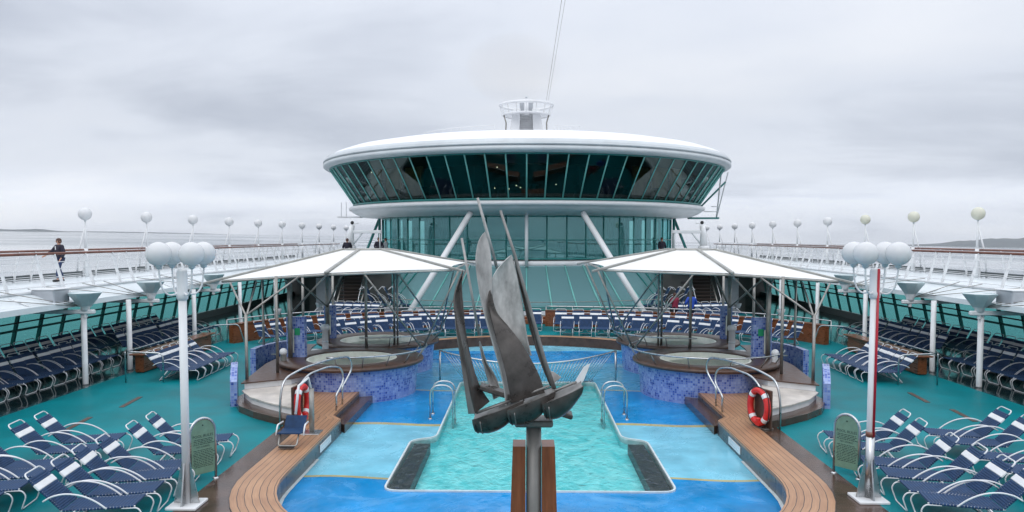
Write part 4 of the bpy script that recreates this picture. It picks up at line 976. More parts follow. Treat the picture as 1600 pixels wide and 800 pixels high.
# ================================================================== SIDE OVERHANGS, WALKWAYS, RAILS
ZU=2.90
YA,YB=14.0,62.0
for s in (-1,1):
    who=SIDE[s]
    # upper walkway floor
    mb=MB().prism([(s*14.75,YA),(s*18.9,YA),(s*18.9,YB),(s*14.75,YB)],ZU-.16,ZU); struct(mb.build('walkway',M['apron']))
    t=thing('deck_overhang','white overhang of the upper walkway with sloping apron, '+who,'overhang',(s*15.5,YA,2.4),'overhangs of the upper walkway')
    mb=MB()
    prof=[(14.74,2.86),(14.55,2.80),(14.15,2.62),(13.95,2.58),(13.93,2.42),(14.3,2.40)]
    A=[Vector((s*x,YA,z)) for x,z in prof]; B=[Vector((s*x,YB,z)) for x,z in prof]
    mb.strip(A,B); mb.build('apron',M['apron'],t)
    mb=MB(); mb.strip([Vector((s*14.3,YA,2.395)),Vector((s*18.3,YA,2.55))],[Vector((s*14.3,YB,2.395)),Vector((s*18.3,YB,2.55))]); mb.build('soffit',M['ceil'],t)
    mb=MB(); mb.box((s*18.6,(YA+YB)/2,2.65),(.5,YB-YA,.3)); mb.build('outer_fascia',M['white'],t)
    for k in range(11):
        y=15.5+2.9*k
        MB().tube([(s*14.02,y,2.60),(s*14.6,y,2.83)],.02,6).build('apron_rib',M['white'],t)
    for i,Y in enumerate((23.3,27.4,32.9)):
        X0=(13.35,13.32,13.30)[i]; up_=(0,.10,.10)[i]
        MB().box((s*(X0+1.55),Y,2.27),(3.1,.11,.13),bev=.02).build('roof_beam',M['white'],t)
        # flared uplight and its stays
        ux=X0+.25; Yb=Y+.0
        q=thing('uplight',f'flared pale bowl uplight at the roof beam end, {ORD[i]} from the camera, {who}','uplight',(s*ux,Yb,2.2),'uplights on the overhang')
        MB().lathe([(r_,z_+up_) for r_,z_ in ((.20,2.46),(.47,2.82),(.49,2.86),(.45,2.87),(.43,2.83))],(s*ux,Yb,0),8,smooth=False).build('bowl',M['bowl'],q)
        MB().lathe([(.44,2.845+up_),(.001,2.85+up_)],(s*ux,Yb,0),8,smooth=False).build('lens',M['white'],q)
        MB().lathe([(.06,2.1),(.06,2.30),(.13,2.32),(.13,2.40),(.20,2.46+up_)],(s*ux,Yb,0),10).build('stem',M['white_dirty'],q)
        MB().box((s*(ux-.02),Yb,2.27),(.55,.14,.14),bev=.03).build('cross_bracket',M['white'],q)
        for dx,dy in ((14.85-ux,-4.0),(14.85-ux,-2.1),(14.85-ux,-.8)):
            MB().tube([(s*(ux+.10),Yb-.06,2.44),(s*(ux+dx),Yb+dy,3.03)],.013,5).build('stay_wire',M['dull_steel'],q)
    # posts
    for i,Y in enumerate((23.4,26.1,31.3,36.4,41.6)):
        tag(MB().tube([(s*13.72,Y,0),(s*13.72,Y,.03),(s*13.72,Y,.031),(s*13.72,Y,2.42)],.085,14).build('overhang_post',M['white_dirty']),f'round white post under the overhang, {ORD[i]} from the camera, {who}','post','posts under the overhang')
    # locker on the apron
    if True:
        yk=22.9; t=thing('locker','grey sloped locker box on the white apron, '+who,'locker',(s*14.3,yk,2.45),'lockers on the apron')
        MB().box((s*14.42,yk,2.72),(.70,.80,.54),bev=.03).build('body',M['boxgrey'],t)
        MB().box((s*14.42,yk,3.0),(.74,.84,.03),bev=.01).build('lid',M['white'],t)
    # window wall of the shaded side deck
    t=thing('window_wall','long wall of teal leaning windows behind shaded loungers, '+who,'window wall',(s*18.2,YA,0),'window walls of the side decks')
    def wp(z,y): f_=(z-.35)/(2.5-.35); return Vector((s*(18.25-.50*max(0,f_)),y,z))
    MB().prism([(s*18.15,YA),(s*18.35,YA),(s*18.35,YB),(s*18.15,YB)] if s>0 else [(s*18.35,YA),(s*18.15,YA),(s*18.15,YB),(s*18.35,YB)],0.0,.36).build('parapet',M['teal_dark'],t)
    n_=32
    for k in range(n_):
        y0=YA+1.4*k; y1=y0+1.4
        q_=[wp(.37,y0+.04),wp(.37,y1-.04),wp(2.5,y1-.04),wp(2.5,y0+.04)]; pn=MB(); pn.face(q_ if s<0 else q_[::-1]); pn=pn.build('window_pane',M['g_side'],t)
        mb=MB(); d=(wp(2.5,y0)-wp(.37,y0)); 
        a,b_=wp(.36,y0),wp(2.52,y0); q=Vector((-s*.06,0,.03)); e=Vector((0,.05,0))
        mb.face([a+q-e,b_+q-e,b_+q+e,a+q+e]); mb.face([a-q-e,a-q+e,b_-q+e,b_-q-e]); mb.face([a+q-e,a-q-e,b_-q-e,b_+q-e]); mb.face([a+q+e,b_+q+e,b_-q+e,a-q+e])
        mb.build('mullion',M['teal_mid'],pn)
    a=wp(1.28,YA)+Vector((-s*.05,0,0)); b_=wp(1.28,YB)+Vector((-s*.05,0,0)); MB().tube([a,b_],.045,6).build('transom',M['teal_mid'],t)
    MB().tube([(s*17.5,YA,1.62),(s*17.5,YB,1.62)],.028,6).build('hand_rail',M['black'],t)
    # two rails of the walkway
    for nm,L0,z0,lean,gap,lab in (('inner',14.8,ZU,.30,1.72,'white walkway rail with varnished cap on the pool edge, '),('outer',18.75,ZU,-.22,1.72,'white walkway rail with varnished cap on the sea edge, ')):
        t=thing('deck_railing',lab+who,'railing',(s*L0,YA,ZU),'walkway railings')
        hz=1.12
        def rp(f_,y): return Vector((s*(L0+lean*f_),y,z0+hz*f_))
        MB().tube([rp(1,YA)+Vector((0,0,.02)),rp(1,YB)+Vector((0,0,.02))],.042,8).build('cap_rail',M['handrail'],t)
        for f_ in (.14,.36,.58,.78): MB().tube([rp(f_,YA),rp(f_,YB)],.013 if nm=='inner' else .012,5).build('rail_bar',M['white'],t)
        k=0; y=YA+.5
        while y<YB:
            MB().box((rp(.5,y)),(.09,.035,hz*1.03),M=Matrix.Rotation(s*math.atan2(lean,hz),3,'Y')).build('stanchion',M['white'],t); y+=gap if k%3 else gap*.55; k+=1
        if nm=='outer':
            MB().box((s*(L0+.02),(YA+YB)/2,ZU+.14),(.06,YB-YA,.20)).build('kick_plate',M['boxgrey2'],t)
        else:
            MB().box((s*(L0-.02),(YA+YB)/2,ZU+.02),(.10,YB-YA,.05)).build('kerb',M['white_dirty'],t)
    # globe lamps along the outer rail
    for k in range(10):
        Y=31.75+5.2*k; x=s*18.4
        warm=s>0 and k<3
        q=thing('globe_lamp',f'{"yellowish" if warm else "opal"} globe lamp on the walkway rail, {ORD[k]} from the camera, {who}','globe lamp',(x,Y,ZU),'globe lamps along the walkway')
        MB().tube([(x,Y,ZU),(x,Y,4.1)],.075,10).build('pole',M['white'],q); MB().tube([(x,Y,4.0),(x,Y,5.27)],.055,10,r2=.028).build('upper_pole',M['white'],q)
        MB().tube([(x+s*.42,Y,ZU),(x+s*.30,Y,4.0),(x+s*.03,Y,4.95)],.035,8).build('brace',M['white'],q)
        MB().lathe([(.028,5.2),(.045,5.24),(.05,5.275)],(x,Y,0),12).build('fitter',M['rim_grey'],q)
        MB().sphere((x,Y,5.53),.265,20,12).build('globe',M['globe_warm'] if warm else M['globe'],q)
    # varnished bench wall
    t=thing('bench','long varnished wooden bench wall behind six loungers, '+who,'bench',(s*13.0,28.3,0),'varnished benches')
    MB().box((s*13.05,28.2,.31),(.30,5.6,.60),bev=.03).build('front_panel',M['varnish'],t)
    MB().box((s*13.05,28.2,.635),(.52,5.9,.05),bev=.015).build('top',M['varnish'],t)
    pp=[(s*11.45,23.75,0),(s*11.45,23.75,.92),(s*12.62,23.75,.97),(s*12.62,24.6,.97),(s*12.75,31.0,.97),(s*12.0,31.6,.95),(s*11.7,31.6,0)]
    tag(MB().tube(fillet(pp,.18,5),.024,8).build('guard_rail',M['steel']),'bent steel guard rail round the bench loungers, '+who,'guard rail','guard rails round the benches')
    tag(MB().tube(fillet([(s*12.62,23.7,.0),(s*12.62,23.7,.95),(s*12.62,23.72,.96)],.05),.024,8).build('guard_post',M['steel']),'upright steel post at the bench rail end, '+who,'post','bench rail posts')
    # curved varnished wall and rail behind the pool
    path=smoothpath([(x*s,y,0) for x,y in WALL],10); A=[];B=[]
    for i,p in enumerate(path):
        tn=(path[min(i+1,len(path)-1)]-path[max(i-1,0)]).normalized(); nn=Vector((-tn.y,tn.x,0)); nn=nn if nn.y>0 else -nn
        A.append(p); B.append(p+nn*.28)
    z=Vector((0,0,.80)); t=thing('curved_wall','low curved varnished wall behind the rows of loungers, '+who,'wall',(s*6,38,0),'curved varnished walls')
    mb=MB(); mb.strip(A,[p+z for p in A]); mb.strip(B,[p+z for p in B]); mb.face([A[0],B[0],B[0]+z,A[0]+z]); mb.face([A[-1],B[-1],B[-1]+z,A[-1]+z]); mb.build('body',M['varnish'],t)
    z2=Vector((0,0,.84)); mb=MB(); mb.strip([p+z for p in A],[p+z for p in B]); Ao=[a+(a-b_).normalized()*.04 for a,b_ in zip(A,B)]; Bo=[b_+(b_-a).normalized()*.04 for a,b_ in zip(A,B)]
    mb=MB(); mb.strip([p+z2 for p in Ao],[p+z2 for p in Bo]); mb.strip([p+z for p in Ao],[p+z2 for p in Ao]); mb.strip([p+z for p in Bo],[p+z2 for p in Bo]); mb.strip([p+z+Vector((0,0,.001)) for p in Ao],[p+z+Vector((0,0,.001)) for p in Bo]); mb.build('top',M['varnish'],t)
    t=thing('back_rail','curved steel rail behind the varnished wall, '+who,'railing',(s*6,38.3,0),'rails behind the curved walls')
    rr=[b_+(b_-a).normalized()*.12+Vector((0,0,1.0)) for a,b_ in zip(A,B)]
    MB().tube(rr,.024,8).build('top_rail',M['steel'],t)
    mb=MB()
    for p in rr[::4]: mb.tube([p,p-Vector((0,0,1.0))],.018,6)
    mb.build('uprights',M['steel'],t)
    # rear bulkhead with a stair
    t=thing('bulkhead','dark grey bulkhead wall beside the stair, '+who,'wall',(s*12,46,0),'dark bulkheads')
    MB().box((s*8.9,45.6,1.3),(1.7,.2,2.6)).build('panel',M['darkwall'],t)
    MB().box((s*12.35,47.2,1.3),(2.1,.2,2.6)).build('panel',M['darkwall'],t)
    MB().box((s*15.0,59.7,1.3),(7.2,.2,2.6)).build('end_panel',M['darkwall'],t)
    MB().box((s*12.5,47.08,1.05),(.95,.06,2.05),bev=.02).build('door',M['boxgrey'],t)
    MB().box((s*9.3,45.47,1.9),(.35,.05,.14)).build('vent',M['black'],t)
    t=thing('stair','brown stair rising to the upper walkway, '+who,'stair',(s*10.5,45,0),'stairs to the upper walkway')
    for k in range(13):
        MB().box((s*10.45,44.3+.24*k,.19*(k+1)-.02),(1.35,.27,.045)).build('tread',M['ceil'],t)
    for dx in (-.72,.72):
        MB().tube([(s*(10.45+dx),44.2,.15),(s*(10.45+dx),47.3,2.55)],.05,6).build('stringer',M['dull_steel'],t)
        MB().tube([(s*(10.45+dx),44.2,0),(s*(10.45+dx),44.2,1.05),(s*(10.45+dx),47.3,3.4)],.022,6).build('handrail',M['steel'],t)
    MB().box((s*10.45,47.0,1.25),(1.5,.1,2.4)).build('back_panel',M['ceil'],t)
    # upper deck slab round the drum
    poly=[(s*7.6,47.2),(s*8.6,45.0),(s*14.75,45.0),(s*14.75,64),(s*7.6,64)]
    if s<0: poly=poly[::-1]
    struct(MB().prism(poly,2.62,2.89).build('upper_deck',M['white_dirty']))
tag(MB().box((.5,40.6,.12),(2.6,.9,.24),bev=.02).box((.5,41.0,.30),(2.6,.7,.12),bev=.02).build('landing_steps',M['varnish']),'low varnished steps in the gap behind the single lounger','steps')

# ================================================================== OBSERVATION LOUNGE
YC=56.0; E=H
def az(r,a,z): return Vector((r*sin(a),YC-r*cos(a),z))
t=thing('observation_lounge','round white lounge tower with slanting dark windows over teal glass','tower',(0,YC,0))
MB().lathe([(14.18,E+4.72),(14.26,E+4.80),(14.26,E+4.98),(14.20,E+5.00),(14.20,E+5.03),(14.26,E+5.05),(14.22,E+5.22),(14.05,E+5.38)],(0,YC,0),128).build('roof_rim',M['rim_grey'],t)
rf=MB().lathe([(14.06,E+5.378),(13.6,E+5.62),(12.8,E+5.90),(11.2,E+6.22),(9,E+6.5),(6,E+6.66),(.01,E+6.72)],(0,YC,0),128).build('roof',M['roof_white'],t)
MB().lathe([(13.80,E+4.62),(14.15,E+4.66),(14.29,E+4.76),(14.31,E+4.90),(14.27,E+4.94)],(0,YC,0),128).build('roof_gutter',M['rim_grey'],t)
MB().lathe([(14.24,E+5.02),(14.30,E+5.05),(14.30,E+5.12),(14.26,E+5.16)],(0,YC,0),128).build('roof_moulding',M['rim_grey'],t)
MB().lathe([(12.10,E+2.14),(12.46,E+2.10),(12.56,E+2.0),(12.52,E+1.86),(12.40,E+1.82),(12.38,E+1.74),(12.16,E+1.60),(11.7,E+1.42),(10.2,E+1.32)],(0,YC,0),128).build('lower_ring',M['rim_grey'],t)
MB().lathe([(12.57,E+2.06),(12.62,E+2.0),(12.60,E+1.88),(12.53,E+1.84)],(0,YC,0),128).build('ring_moulding',M['white'],t)
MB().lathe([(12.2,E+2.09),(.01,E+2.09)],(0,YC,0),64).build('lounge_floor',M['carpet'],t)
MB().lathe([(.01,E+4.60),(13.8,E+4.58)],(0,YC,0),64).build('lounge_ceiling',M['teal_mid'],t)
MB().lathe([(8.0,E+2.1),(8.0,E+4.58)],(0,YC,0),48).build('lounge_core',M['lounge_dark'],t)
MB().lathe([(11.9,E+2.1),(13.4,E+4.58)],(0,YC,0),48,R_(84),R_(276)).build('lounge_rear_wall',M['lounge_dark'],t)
for k,(a,r) in enumerate(((-62,10.6),(-52,10.2),(-44,9.6),(52,10.2),(60,10.6),(45,9.6),(-20,8.5),(24,8.6))):
    a=R_(a); MB().box(az(r+.6 if k<6 else r,a,E+3.3),(1.7 if k<6 else .7,.25,2.3),rz=a,bev=.05).build('interior_column',M['lounge_wood'] if k<6 else M['lounge_dark'],t)
for a,r,z in ((-58,11.8,4.2),(-9,11.0,4.1),(-11,10,2.95),(-6,10,2.9),(-2,10.4,2.95),(-3,11.4,3.0),(9,11,3.1),(57,11.8,4.25),(3,10.5,2.9)):
    MB().sphere(az(r,R_(a),E+z),.022,8,6).build('ceiling_lamp',M['lamp'],t)
rr=random.Random(4)
for k in range(14):
    a=R_(-66+10*k+rr.uniform(-3,3)); MB().lathe([(.30,0),(.32,.42),(.25,.46),(.25,.8),(.28,.95),(.2,.97)],az(10.9+rr.uniform(-.5,.4),a,E+2.1),10).build('tub_chair',M['lounge_dark'],t)
NW=44; A0=R_(-106)
for k in range(NW):
    a0=A0+R_(212)*k/NW; a1=A0+R_(212)*(k+1)/NW
    zb,zt,rb,rt=E+2.14,E+4.66,12.15,13.86
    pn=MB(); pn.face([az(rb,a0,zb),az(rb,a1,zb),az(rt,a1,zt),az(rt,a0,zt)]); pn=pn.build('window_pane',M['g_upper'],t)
    MB().tube([az(rb+.03,a0,zb),az(rt+.03,a0,zt)],.045,4).build('mullion',M['teal_light'],pn)
MB().lathe([(12.12,E+2.12),(12.30,E+2.13),(12.34,E+2.24),(12.22,E+2.26)],(0,YC,0),128).build('window_sill',M['teal'],t)
MB().lathe([(13.74,E+4.56),(13.86,E+4.55),(13.92,E+4.62),(13.85,E+4.66)],(0,YC,0),128).build('window_head',M['teal'],t)
# glass drum
ZD0,ZD1=3.22,E+1.36; RD=10.3; ND=32; D0=R_(-108)
for k in range(ND):
    a0=D0+R_(216)*k/ND; a1=D0+R_(216)*(k+1)/ND
    pn=MB(); pn.face([az(RD,a0,ZD0),az(RD,a1,ZD0),az(RD,a1,ZD1),az(RD,a0,ZD1)]); pn=pn.build('drum_pane',M['g_drum'],t)
    MB().tube([az(RD+.03,a0,ZD0),az(RD+.03,a0,ZD1)],.040,4).build('drum_mullion',M['teal'],pn)
mb=MB()
for z,r in ((ZD0+1.18,.035),(ZD0+.06,.05),(ZD1-.1,.05)):
    mb.tube([az(RD+.04,D0+R_(216)*k/64,z) for k in range(65)],r,6)
mb.build('drum_transom',M['teal'],t)
MB().lathe([(10.6,ZD0-.35),(10.66,ZD0-.30),(10.66,ZD0-.12),(10.5,ZD0-.06),(9,ZD0-.05)],(0,YC,0),96).build('drum_sill',M['white'],t)
MB().lathe([(10.2,ZD0-.02),(.01,ZD0-.02)],(0,YC,0),48).build('drum_floor',M['carpet'],t)
MB().lathe([(.01,ZD1+.02),(10.2,ZD1+.02)],(0,YC,0),48).build('drum_ceiling',M['lounge_dark'],t)
MB().lathe([(7.2,ZD0),(7.2,ZD1)],(0,YC,0),48).build('drum_core',M['darkwall'],t)
for k in range(24):
    a=R_(-96+8*k)
    if abs(a)<R_(22): continue
    w_=R_(5.0)
    mb=MB(); mb.grid(lambda u,v:az(9.6+.06*sin(u*20),a+w_*(u-.5),ZD0+v*(ZD1-ZD0)),16,1); mb.build('curtain',M['curtain'],t)
# atrium cone
NC=12; C0_=R_(-37); CR0,CR1,CZ0,CZ1=13.4,10.62,.50,ZD0-.36
for k in range(NC):
    a0=C0_+R_(74)*k/NC; a1=C0_+R_(74)*(k+1)/NC
    pn=MB(); pn.face([az(CR0,a0,CZ0),az(CR0,a1,CZ0),az(CR1,a1,CZ1),az(CR1,a0,CZ1)]); pn=pn.build('atrium_pane',M['g_cone'],t)
    MB().tube([az(CR0,a0,CZ0+.04),az(CR1,a0,CZ1+.04)],.042,6).build('atrium_mullion',M['teal_light'],pn)
for s in (-1,1):
    a=s*R_(37)
    # faceted side wings of the atrium
    for k in range(6):
        p0=az(CR0,a,CZ0).lerp(Vector((s*10.2,45.6,CZ0)),k/6); p1=az(CR0,a,CZ0).lerp(Vector((s*10.2,45.6,CZ0)),(k+1)/6)
        q0=az(CR1,a,CZ1).lerp(Vector((s*10.0,47.6,CZ1)),k/6); q1=az(CR1,a,CZ1).lerp(Vector((s*10.0,47.6,CZ1)),(k+1)/6)
        pn=MB(); pn.face([p0,p1,q1,q0] if s>0 else [q0,q1,p1,p0]); pn=pn.build('atrium_pane',M['g_cone'],t)
        MB().tube([p0+Vector((0,0,.04)),q0+Vector((0,0,.04))],.045,6).build('atrium_mullion',M['teal'],pn)
mb=MB(); mb.tube([az(CR0+.03,C0_+R_(74)*k/30,CZ0+.03) for k in range(31)],.06,6); mb.tube([az(CR0*.97+CR1*.03+.02,C0_+R_(74)*k/30,CZ0+.16) for k in range(31)],.03,6); mb.build('atrium_sill',M['teal'],t)
MB().lathe([(13.5,0),(13.5,.46),(13.3,.48)],(0,YC,0),64,R_(-40),R_(40)).build('atrium_plinth',M['boxgrey'],t)
MB().lathe([(13.3,.02),(2,.02)],(0,YC,0),40,R_(-60),R_(60)).build('atrium_floor',M['lounge_dark'],t)
MB().lathe([(9.6,.0),(9.6,2.8)],(0,YC,0),40,R_(-70),R_(70)).build('atrium_back_wall',M['darkwall'],t)
mb=MB(); mb.tube([az(14.2,R_(-40)+R_(80)*k/40,1.02) for k in range(41)],.022,6); mb.build('atrium_rail',M['dull_steel'],t)
# white raking struts and the central pole
for s in (-1,1):
    MB().tube([(s*6.25,40.9,.55),(s*3.25,44.55,E+1.42)],.17,14).build('raking_strut',M['white'],t)
    MB().tube([az(RD+.35,s*R_(88),E+1.35),(s*11.9,YC-.2,ZU)],.10,8).build('side_brace',M['teal'],t)
    MB().tube([az(RD+.25,s*R_(84),E+1.35),az(RD+.25,s*R_(84),ZU)],.10,8).build('side_column',M['teal'],t)
MB().tube([(0,45.2,2.85),(0,44.9,E+1.40)],.10,12).build('centre_pole',M['white'],t)

# roof mast
t=thing('roof_mast','white louvred mast head with a ring platform on the lounge roof','mast',(0,56,E+6.6))
zb=E+6.5
mb=MB()
for s in (-1,1):
    A=[(s*.55,55.2,zb),(s*1.35,55.2,zb),(s*1.35,56.8,zb),(s*.55,56.8,zb)]; B=[(s*.42,55.45,E+9.2),(s*.95,55.45,E+9.2),(s*.95,56.5,E+9.2),(s*.42,56.5,E+9.2)]
    for i in range(4): j=(i+1)%4; mb.face([A[i],A[j],B[j],B[i]])
    mb.face(B)
mb.build('tapered_leg',M['white'],t)
mb=MB()
for k in range(9): mb.box((0,55.7,E+7.7+.14*k),(1.0,.25,.05),M=Matrix.Rotation(R_(30),3,'X'))
mb.build('louvres',M['white_dirty'],t)
MB().box((0,55.95,E+8.5),(.95,.1,2.4)).build('dark_backing',M['boxgrey'],t)
MB().tube([(0,55.3,E+8.8),(0,55.3,E+9.65)],.16,10).build('centre_tube',M['white'],t)
for z,r,rr_ in ((E+9.50,1.90,.10),(E+8.80,1.72,.06)):
    MB().tube([(r*cos(2*PI*k/40),56+r*sin(2*PI*k/40),z) for k in range(40)],rr_,8,True).build('ring_rail',M['white'],t)
MB().lathe([(.4,E+8.83),(1.66,E+8.85)],(0,56,0),32).build('ring_floor',M['white_dirty'],t)
mb=MB()
for k in range(16):
    a=2*PI*k/16; mb.tube([(1.9*cos(a),56+1.9*sin(a),E+9.50),(1.72*cos(a),56+1.72*sin(a),E+8.80)],.035,6)
mb.build('ring_struts',M['white'],t)
for s in (-1,1):
    MB().tube([(s*1.62,55.6,E+8.80),(s*1.45,55.5,E+8.2),(s*1.5,55.5,zb)],.05,8).build('ladder_pipe',M['dull_steel'],t)
    MB().tube([(s*.5,55.4,E+9.55),(s*.5,55.4,E+9.9)],.025,6).build('whip_aerial',M['white_dirty'],t)
MB().sphere((0,55.4,E+10.0),.09,10,6).build('top_light',M['rim_grey'],t)
for dx in (0,.35):
    tag(MB().tube([(1.45+dx*.4,56,E+9.9),(2.15+dx*.62,40+dx,E+14.6)],.010 if dx else .013,5).build('aerial_wire',M['dull_steel']),('thin aerial wire rising from the roof mast, inner one' if not dx else 'thin aerial wire rising from the roof mast, outer one'),'wire','aerial wires')
# roof rail, faint against the sky
t=thing('roof_railing','faint white low railing along the lounge roof','railing',(0,50,E+6.5))
mb=MB()
for a0,a1 in ((-58,-14),(12,24)):
    mb.tube([az(8.2,R_(a0+(a1-a0)*k/16),E+6.95) for k in range(17)],.02,5)
    for k in range(0,17,2): mb.tube([az(8.2,R_(a0+(a1-a0)*k/16),E+6.5),az(8.2,R_(a0+(a1-a0)*k/16),E+6.95)],.015,5)
mb.build('rails',M['white'],t)
sm=bpy.data.materials.new('thin_smoke'); sm.use_nodes=True; nt=sm.node_tree; nt.nodes.clear()
o_=nt.nodes.new('ShaderNodeOutputMaterial'); pv=nt.nodes.new('ShaderNodeVolumePrincipled'); pv.inputs['Density'].default_value=.016; pv.inputs['Color'].default_value=(.80,.70,.58,1); nt.links.new(pv.outputs[0],o_.inputs['Volume'])
mb=MB(); mb.sphere((0,0,0),1,24,14); mb.v=[Vector((p.x*4.6-1.2,p.y*5+74,p.z*3.2+E+16.0)) for p in mb.v]; struct(mb.build('smoke',sm),'stuff')
# maintenance gantry on one side of the lounge
t=thing('maintenance_gantry','teal steel access gantry hanging beside the lounge windows','gantry',(14,YC,E+2))
ga,gb,gc,gd=(13.7,YC-1.5,E+4.6),(14.35,YC-1.5,E+4.3),(13.4,YC-1.5,E+1.35),(11.6,YC-1.2,E+1.4)
MB().tube([ga,gc],.05,6).build('outer_leg',M['rim_grey'],t); MB().tube([(14.25,YC-1.2,E+4.6),(13.45,YC-1.3,E+1.4)],.04,6).build('outer_leg',M['rim_grey'],t)
MB().tube([(14.0,YC-1.5,E+3.9),gd],.07,6).build('brace',M['teal'],t); MB().box((12.5,YC-1.4,E+1.36),(2.1,.6,.12)).build('platform',M['teal'],t)
mb=MB()
for f_ in (.3,.55): mb.tube([(11.9+f_*2,YC-1.6,E+1.4+f_*1.4),(13.55,YC-1.6,E+1.4+f_*1.4)],.025,5)
mb.build('rails',M['rim_grey'],t)
t=thing('side_platform','small white service platform with thin posts below the lounge rim','platform',(-12.8,YC,E+1.4))
MB().box((-12.6,YC-1.0,E+1.45),(1.6,1.2,.08)).build('floor',M['white_dirty'],t)
mb=MB()
for x in (-13.2,-12.85): mb.tube([(x,YC-1.2,E+1.5),(x,YC-1.2,E+2.5)],.02,5)
mb.build('posts',M['rim_grey'],t)

# davits on the walkway corners
for s in (-1,1):
    x0=s*10.75; y0=46.8; t=thing('davit','white davit crane at the walkway corner, '+SIDE[s],'davit',(x0,y0,ZU),'davit cranes')
    def D(dx,z): return Vector((x0-s*dx,y0,z))
    MB().lathe([(.30,ZU),(.28,ZU+.9),(.34,ZU+1.0),(.34,ZU+1.1),(.22,ZU+1.15)],(x0,y0,0),14).build('pedestal',M['white'],t)
    MB().tube([D(0,ZU+1.1),D(.02,ZU+1.9),D(.12,ZU+2.4)],.24,10,r2=.15).build('slewing_column',M['white_dirty'],t)
    MB().box((D(.95,ZU+2.0)),(1.9,.16,.20),bev=.03).build('boom',M['white'],t)
    MB().tube([D(.1,ZU+2.45),D(.5,ZU+2.52)],.03,6).build('motor_arm',M['white'],t)
    MB().sphere(D(.12,ZU+2.55),.11,10,6).build('motor',M['black'],t)
    MB().tube([D(.15,ZU+1.2),D(.75,ZU+1.95)],.05,8).build('ram',M['rim_grey'],t)
    MB().tube([D(1.8,ZU+2.0),D(1.8,ZU+.9)],.035,6).build('fall_line',M['white_dirty'],t)
    MB().sphere(D(1.72,ZU+.95),.07,8,6).build('hook',M['black'],t)
    MB().tube([D(-.6,ZU),D(-.25,ZU+.5)],.05,6).build('leg',M['galv'],t); MB().tube([D(.8,ZU),D(.45,ZU+.5)],.05,6).build('leg',M['galv'],t)

